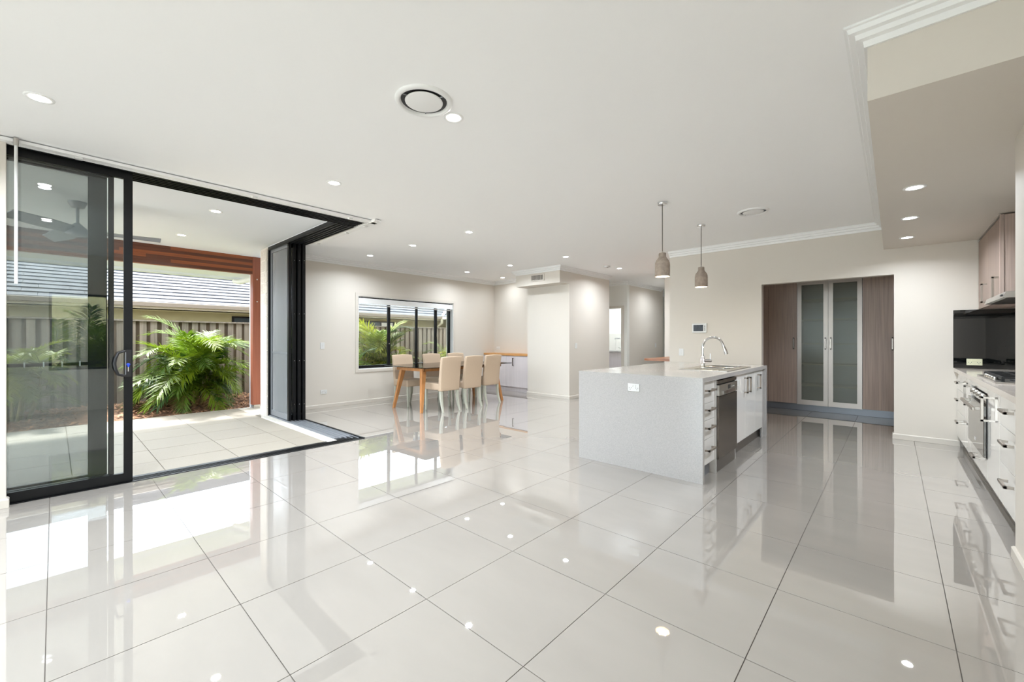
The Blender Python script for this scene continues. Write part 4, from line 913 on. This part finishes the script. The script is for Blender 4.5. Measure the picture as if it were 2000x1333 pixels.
# ------------------------------------------------------------------ sideboard
sb = empty('sideboard', (-6.72, 7.33, 0), 'pale grained sideboard with timber top in the dining corner', 'sideboard')
SF = 7.17
B(XW + 0.002, -5.975, SF + 0.02, 7.528, 0.115, 0.835).build('carcass', 'laminate_pale', sb)
B(XW + 0.002, -5.975, SF + 0.06, SF + 0.075, 0, 0.114).build('kickboard', 'laminate_pale', sb)
B(XW + 0.002, -5.975, SF - 0.015, 7.528, 0.84, 0.886).build('top', 'timber_top', sb, bevel=0.002)
for a, b, hx in ((XW + 0.004, -6.73, -6.95), (-6.727, -5.977, -6.50)):
    d = B(a, b, SF, SF + 0.019, 0.12, 0.832).build('cabinet_door', 'laminate_pale', sb, bevel=0.001); handle(d, (hx, SF, 0.62), (hx, SF, 0.78), (0, -0.034, 0), 'dark_steel')

# ------------------------------------------------------------------ dining table and chairs
TX, TY = -6.22, 5.12
tb = empty('dining_table', (TX, TY, 0), 'glass topped dining table with splayed timber legs', 'dining table')
B(-6.84, -5.65, 4.04, 6.21, 0.738, 0.750).rot((TX, TY, 0), R(2.2)).build('glass_top', 'table_glass', tb, bevel=0.003)
g = G()
x0, x1, y0, y1 = -6.62, -5.84, 4.16, 6.09
for a in ((x0, x1, y0, y0 + 0.035), (x0, x1, y1 - 0.035, y1), (x0, x0 + 0.035, y0, y1), (x1 - 0.035, x1, y0, y1)): B(*a, 0.675, 0.737).rot((TX, TY, 0), R(1.6)).build('apron', 'timber_leg', tb, bevel=0.003)
for (bx_, by_, sx, sy) in ((-6.575, 4.08, 1, 1), (-5.757, 4.088, -1, 1), (-6.626, 6.05, 1, -1), (-5.783, 6.04, -1, -1)):
    top = Vector((bx_ + 0.12 * sx, by_ + 0.12 * sy, 0.737)); bot = Vector((bx_, by_, 0.0))
    def sq(c, wx, wy, z): return [(c.x - wx, c.y - wy, z), (c.x + wx, c.y - wy, z), (c.x + wx, c.y + wy, z), (c.x - wx, c.y + wy, z)]
    G().hexa(sq(bot, 0.018, 0.022, 0.0), sq(top, 0.036, 0.045, 0.737)).build('leg', 'timber_leg', tb, bevel=0.004)
def chair0():
    t = empty('dining_chair', (0, 0, 0))
    # chair faces +X, origin between its feet
    g = G(); n = 9
    outer = []; 
    for i in range(n):
        s_ = i / (n - 1); z = 0.35 + 0.57 * s_; xb = -0.235 - 0.045 * s_ * s_ - 0.02 * s_; w = 0.205 + 0.008 * s_; th = 0.075 - 0.02 * s_
        outer.append((xb, th, w, z))
    vs_ = []
    m = 7
    for xb, th, w, z in outer:
        for k in range(m):
            u = -1 + 2 * k / (m - 1); bow = 0.016 * (1 - u * u); vs_.append((xb - bow, u * w, z + (0.012 * (1 - u * u) if z > 0.9 else 0)))
        for k in range(m):
            u = 1 - 2 * k / (m - 1); bow = 0.010 * (1 - u * u); vs_.append((xb + th - bow, u * w, z + (0.012 * (1 - u * u) if z > 0.9 else 0)))
    q = 2 * m
    fs_ = [(i * q + k, i * q + (k + 1) % q, (i + 1) * q + (k + 1) % q, (i + 1) * q + k) for i in range(n - 1) for k in range(q)]
    fs_ += [tuple(range(q))[::-1], tuple((n - 1) * q + k for k in range(q))]
    g.add(vs_, fs_, True); g.build('backrest', 'fabric', t, bevel=0.014, seg=3, fix=True)
    g = G().hexa([(-0.19, -0.205, 0.36), (0.235, -0.215, 0.36), (0.235, 0.215, 0.36), (-0.19, 0.205, 0.36)], [(-0.19, -0.205, 0.475), (0.23, -0.22, 0.485), (0.23, 0.22, 0.485), (-0.19, 0.205, 0.475)])
    g.build('seat', 'fabric', t, bevel=0.022, seg=3)
    for sy in (-1, 1):
        y = sy * 0.175
        pf = [(0.195, y, 0.37, 0.021), (0.198, y, 0.2, 0.018), (0.203, y + 0.004 * sy, 0.0, 0.012)]
        pb_ = [(-0.205, y, 0.37, 0.023), (-0.213, y, 0.22, 0.021), (-0.237, y, 0.10, 0.018), (-0.275, y + 0.006 * sy, 0.0, 0.014)]
        for pts_ in (pf, pb_):
            vs_ = []
            for (x, yy, z, r_) in pts_: vs_ += [(x - r_, yy - r_, z), (x + r_, yy - r_, z), (x + r_, yy + r_, z), (x - r_, yy + r_, z)]
            k_ = len(pts_); fs_ = [(i * 4 + k, i * 4 + (k + 1) % 4, (i + 1) * 4 + (k + 1) % 4, (i + 1) * 4 + k) for i in range(k_ - 1) for k in range(4)] + [(0, 1, 2, 3), tuple((k_ - 1) * 4 + k for k in (3, 2, 1, 0))]
            G().add(vs_, fs_).build('leg', 'leg_paint', t, bevel=0.003, fix=True)
    return t
c0 = chair0()
spots = [(-5.79, 4.53, math.pi, 'beige upholstered chair nearest the viewer, back turned, at the glass table'), (-5.80, 5.055, math.pi + 0.02, 'beige upholstered chair in the middle of the near row, back turned'),
         (-5.90, 5.63, math.pi + 0.04, 'beige upholstered chair of the near row closest to the sideboard'), (-6.68, 4.49, 0.0, 'beige upholstered chair at the window side by the near table end'),
         (-6.70, 5.20, 0.03, 'beige upholstered chair in the middle of the window side'), (-6.68, 5.80, -0.02, 'beige upholstered chair at the window side by the far table end')]
for i, (x, y, a, l) in enumerate(spots):
    if i == 0: c = c0; c.location = (x, y, 0); c.rotation_euler.z = a
    else: c = copy_tree(c0, (x, y, 0), a)
    tag(c, l, 'chair', 'upholstered chairs at the dining table')
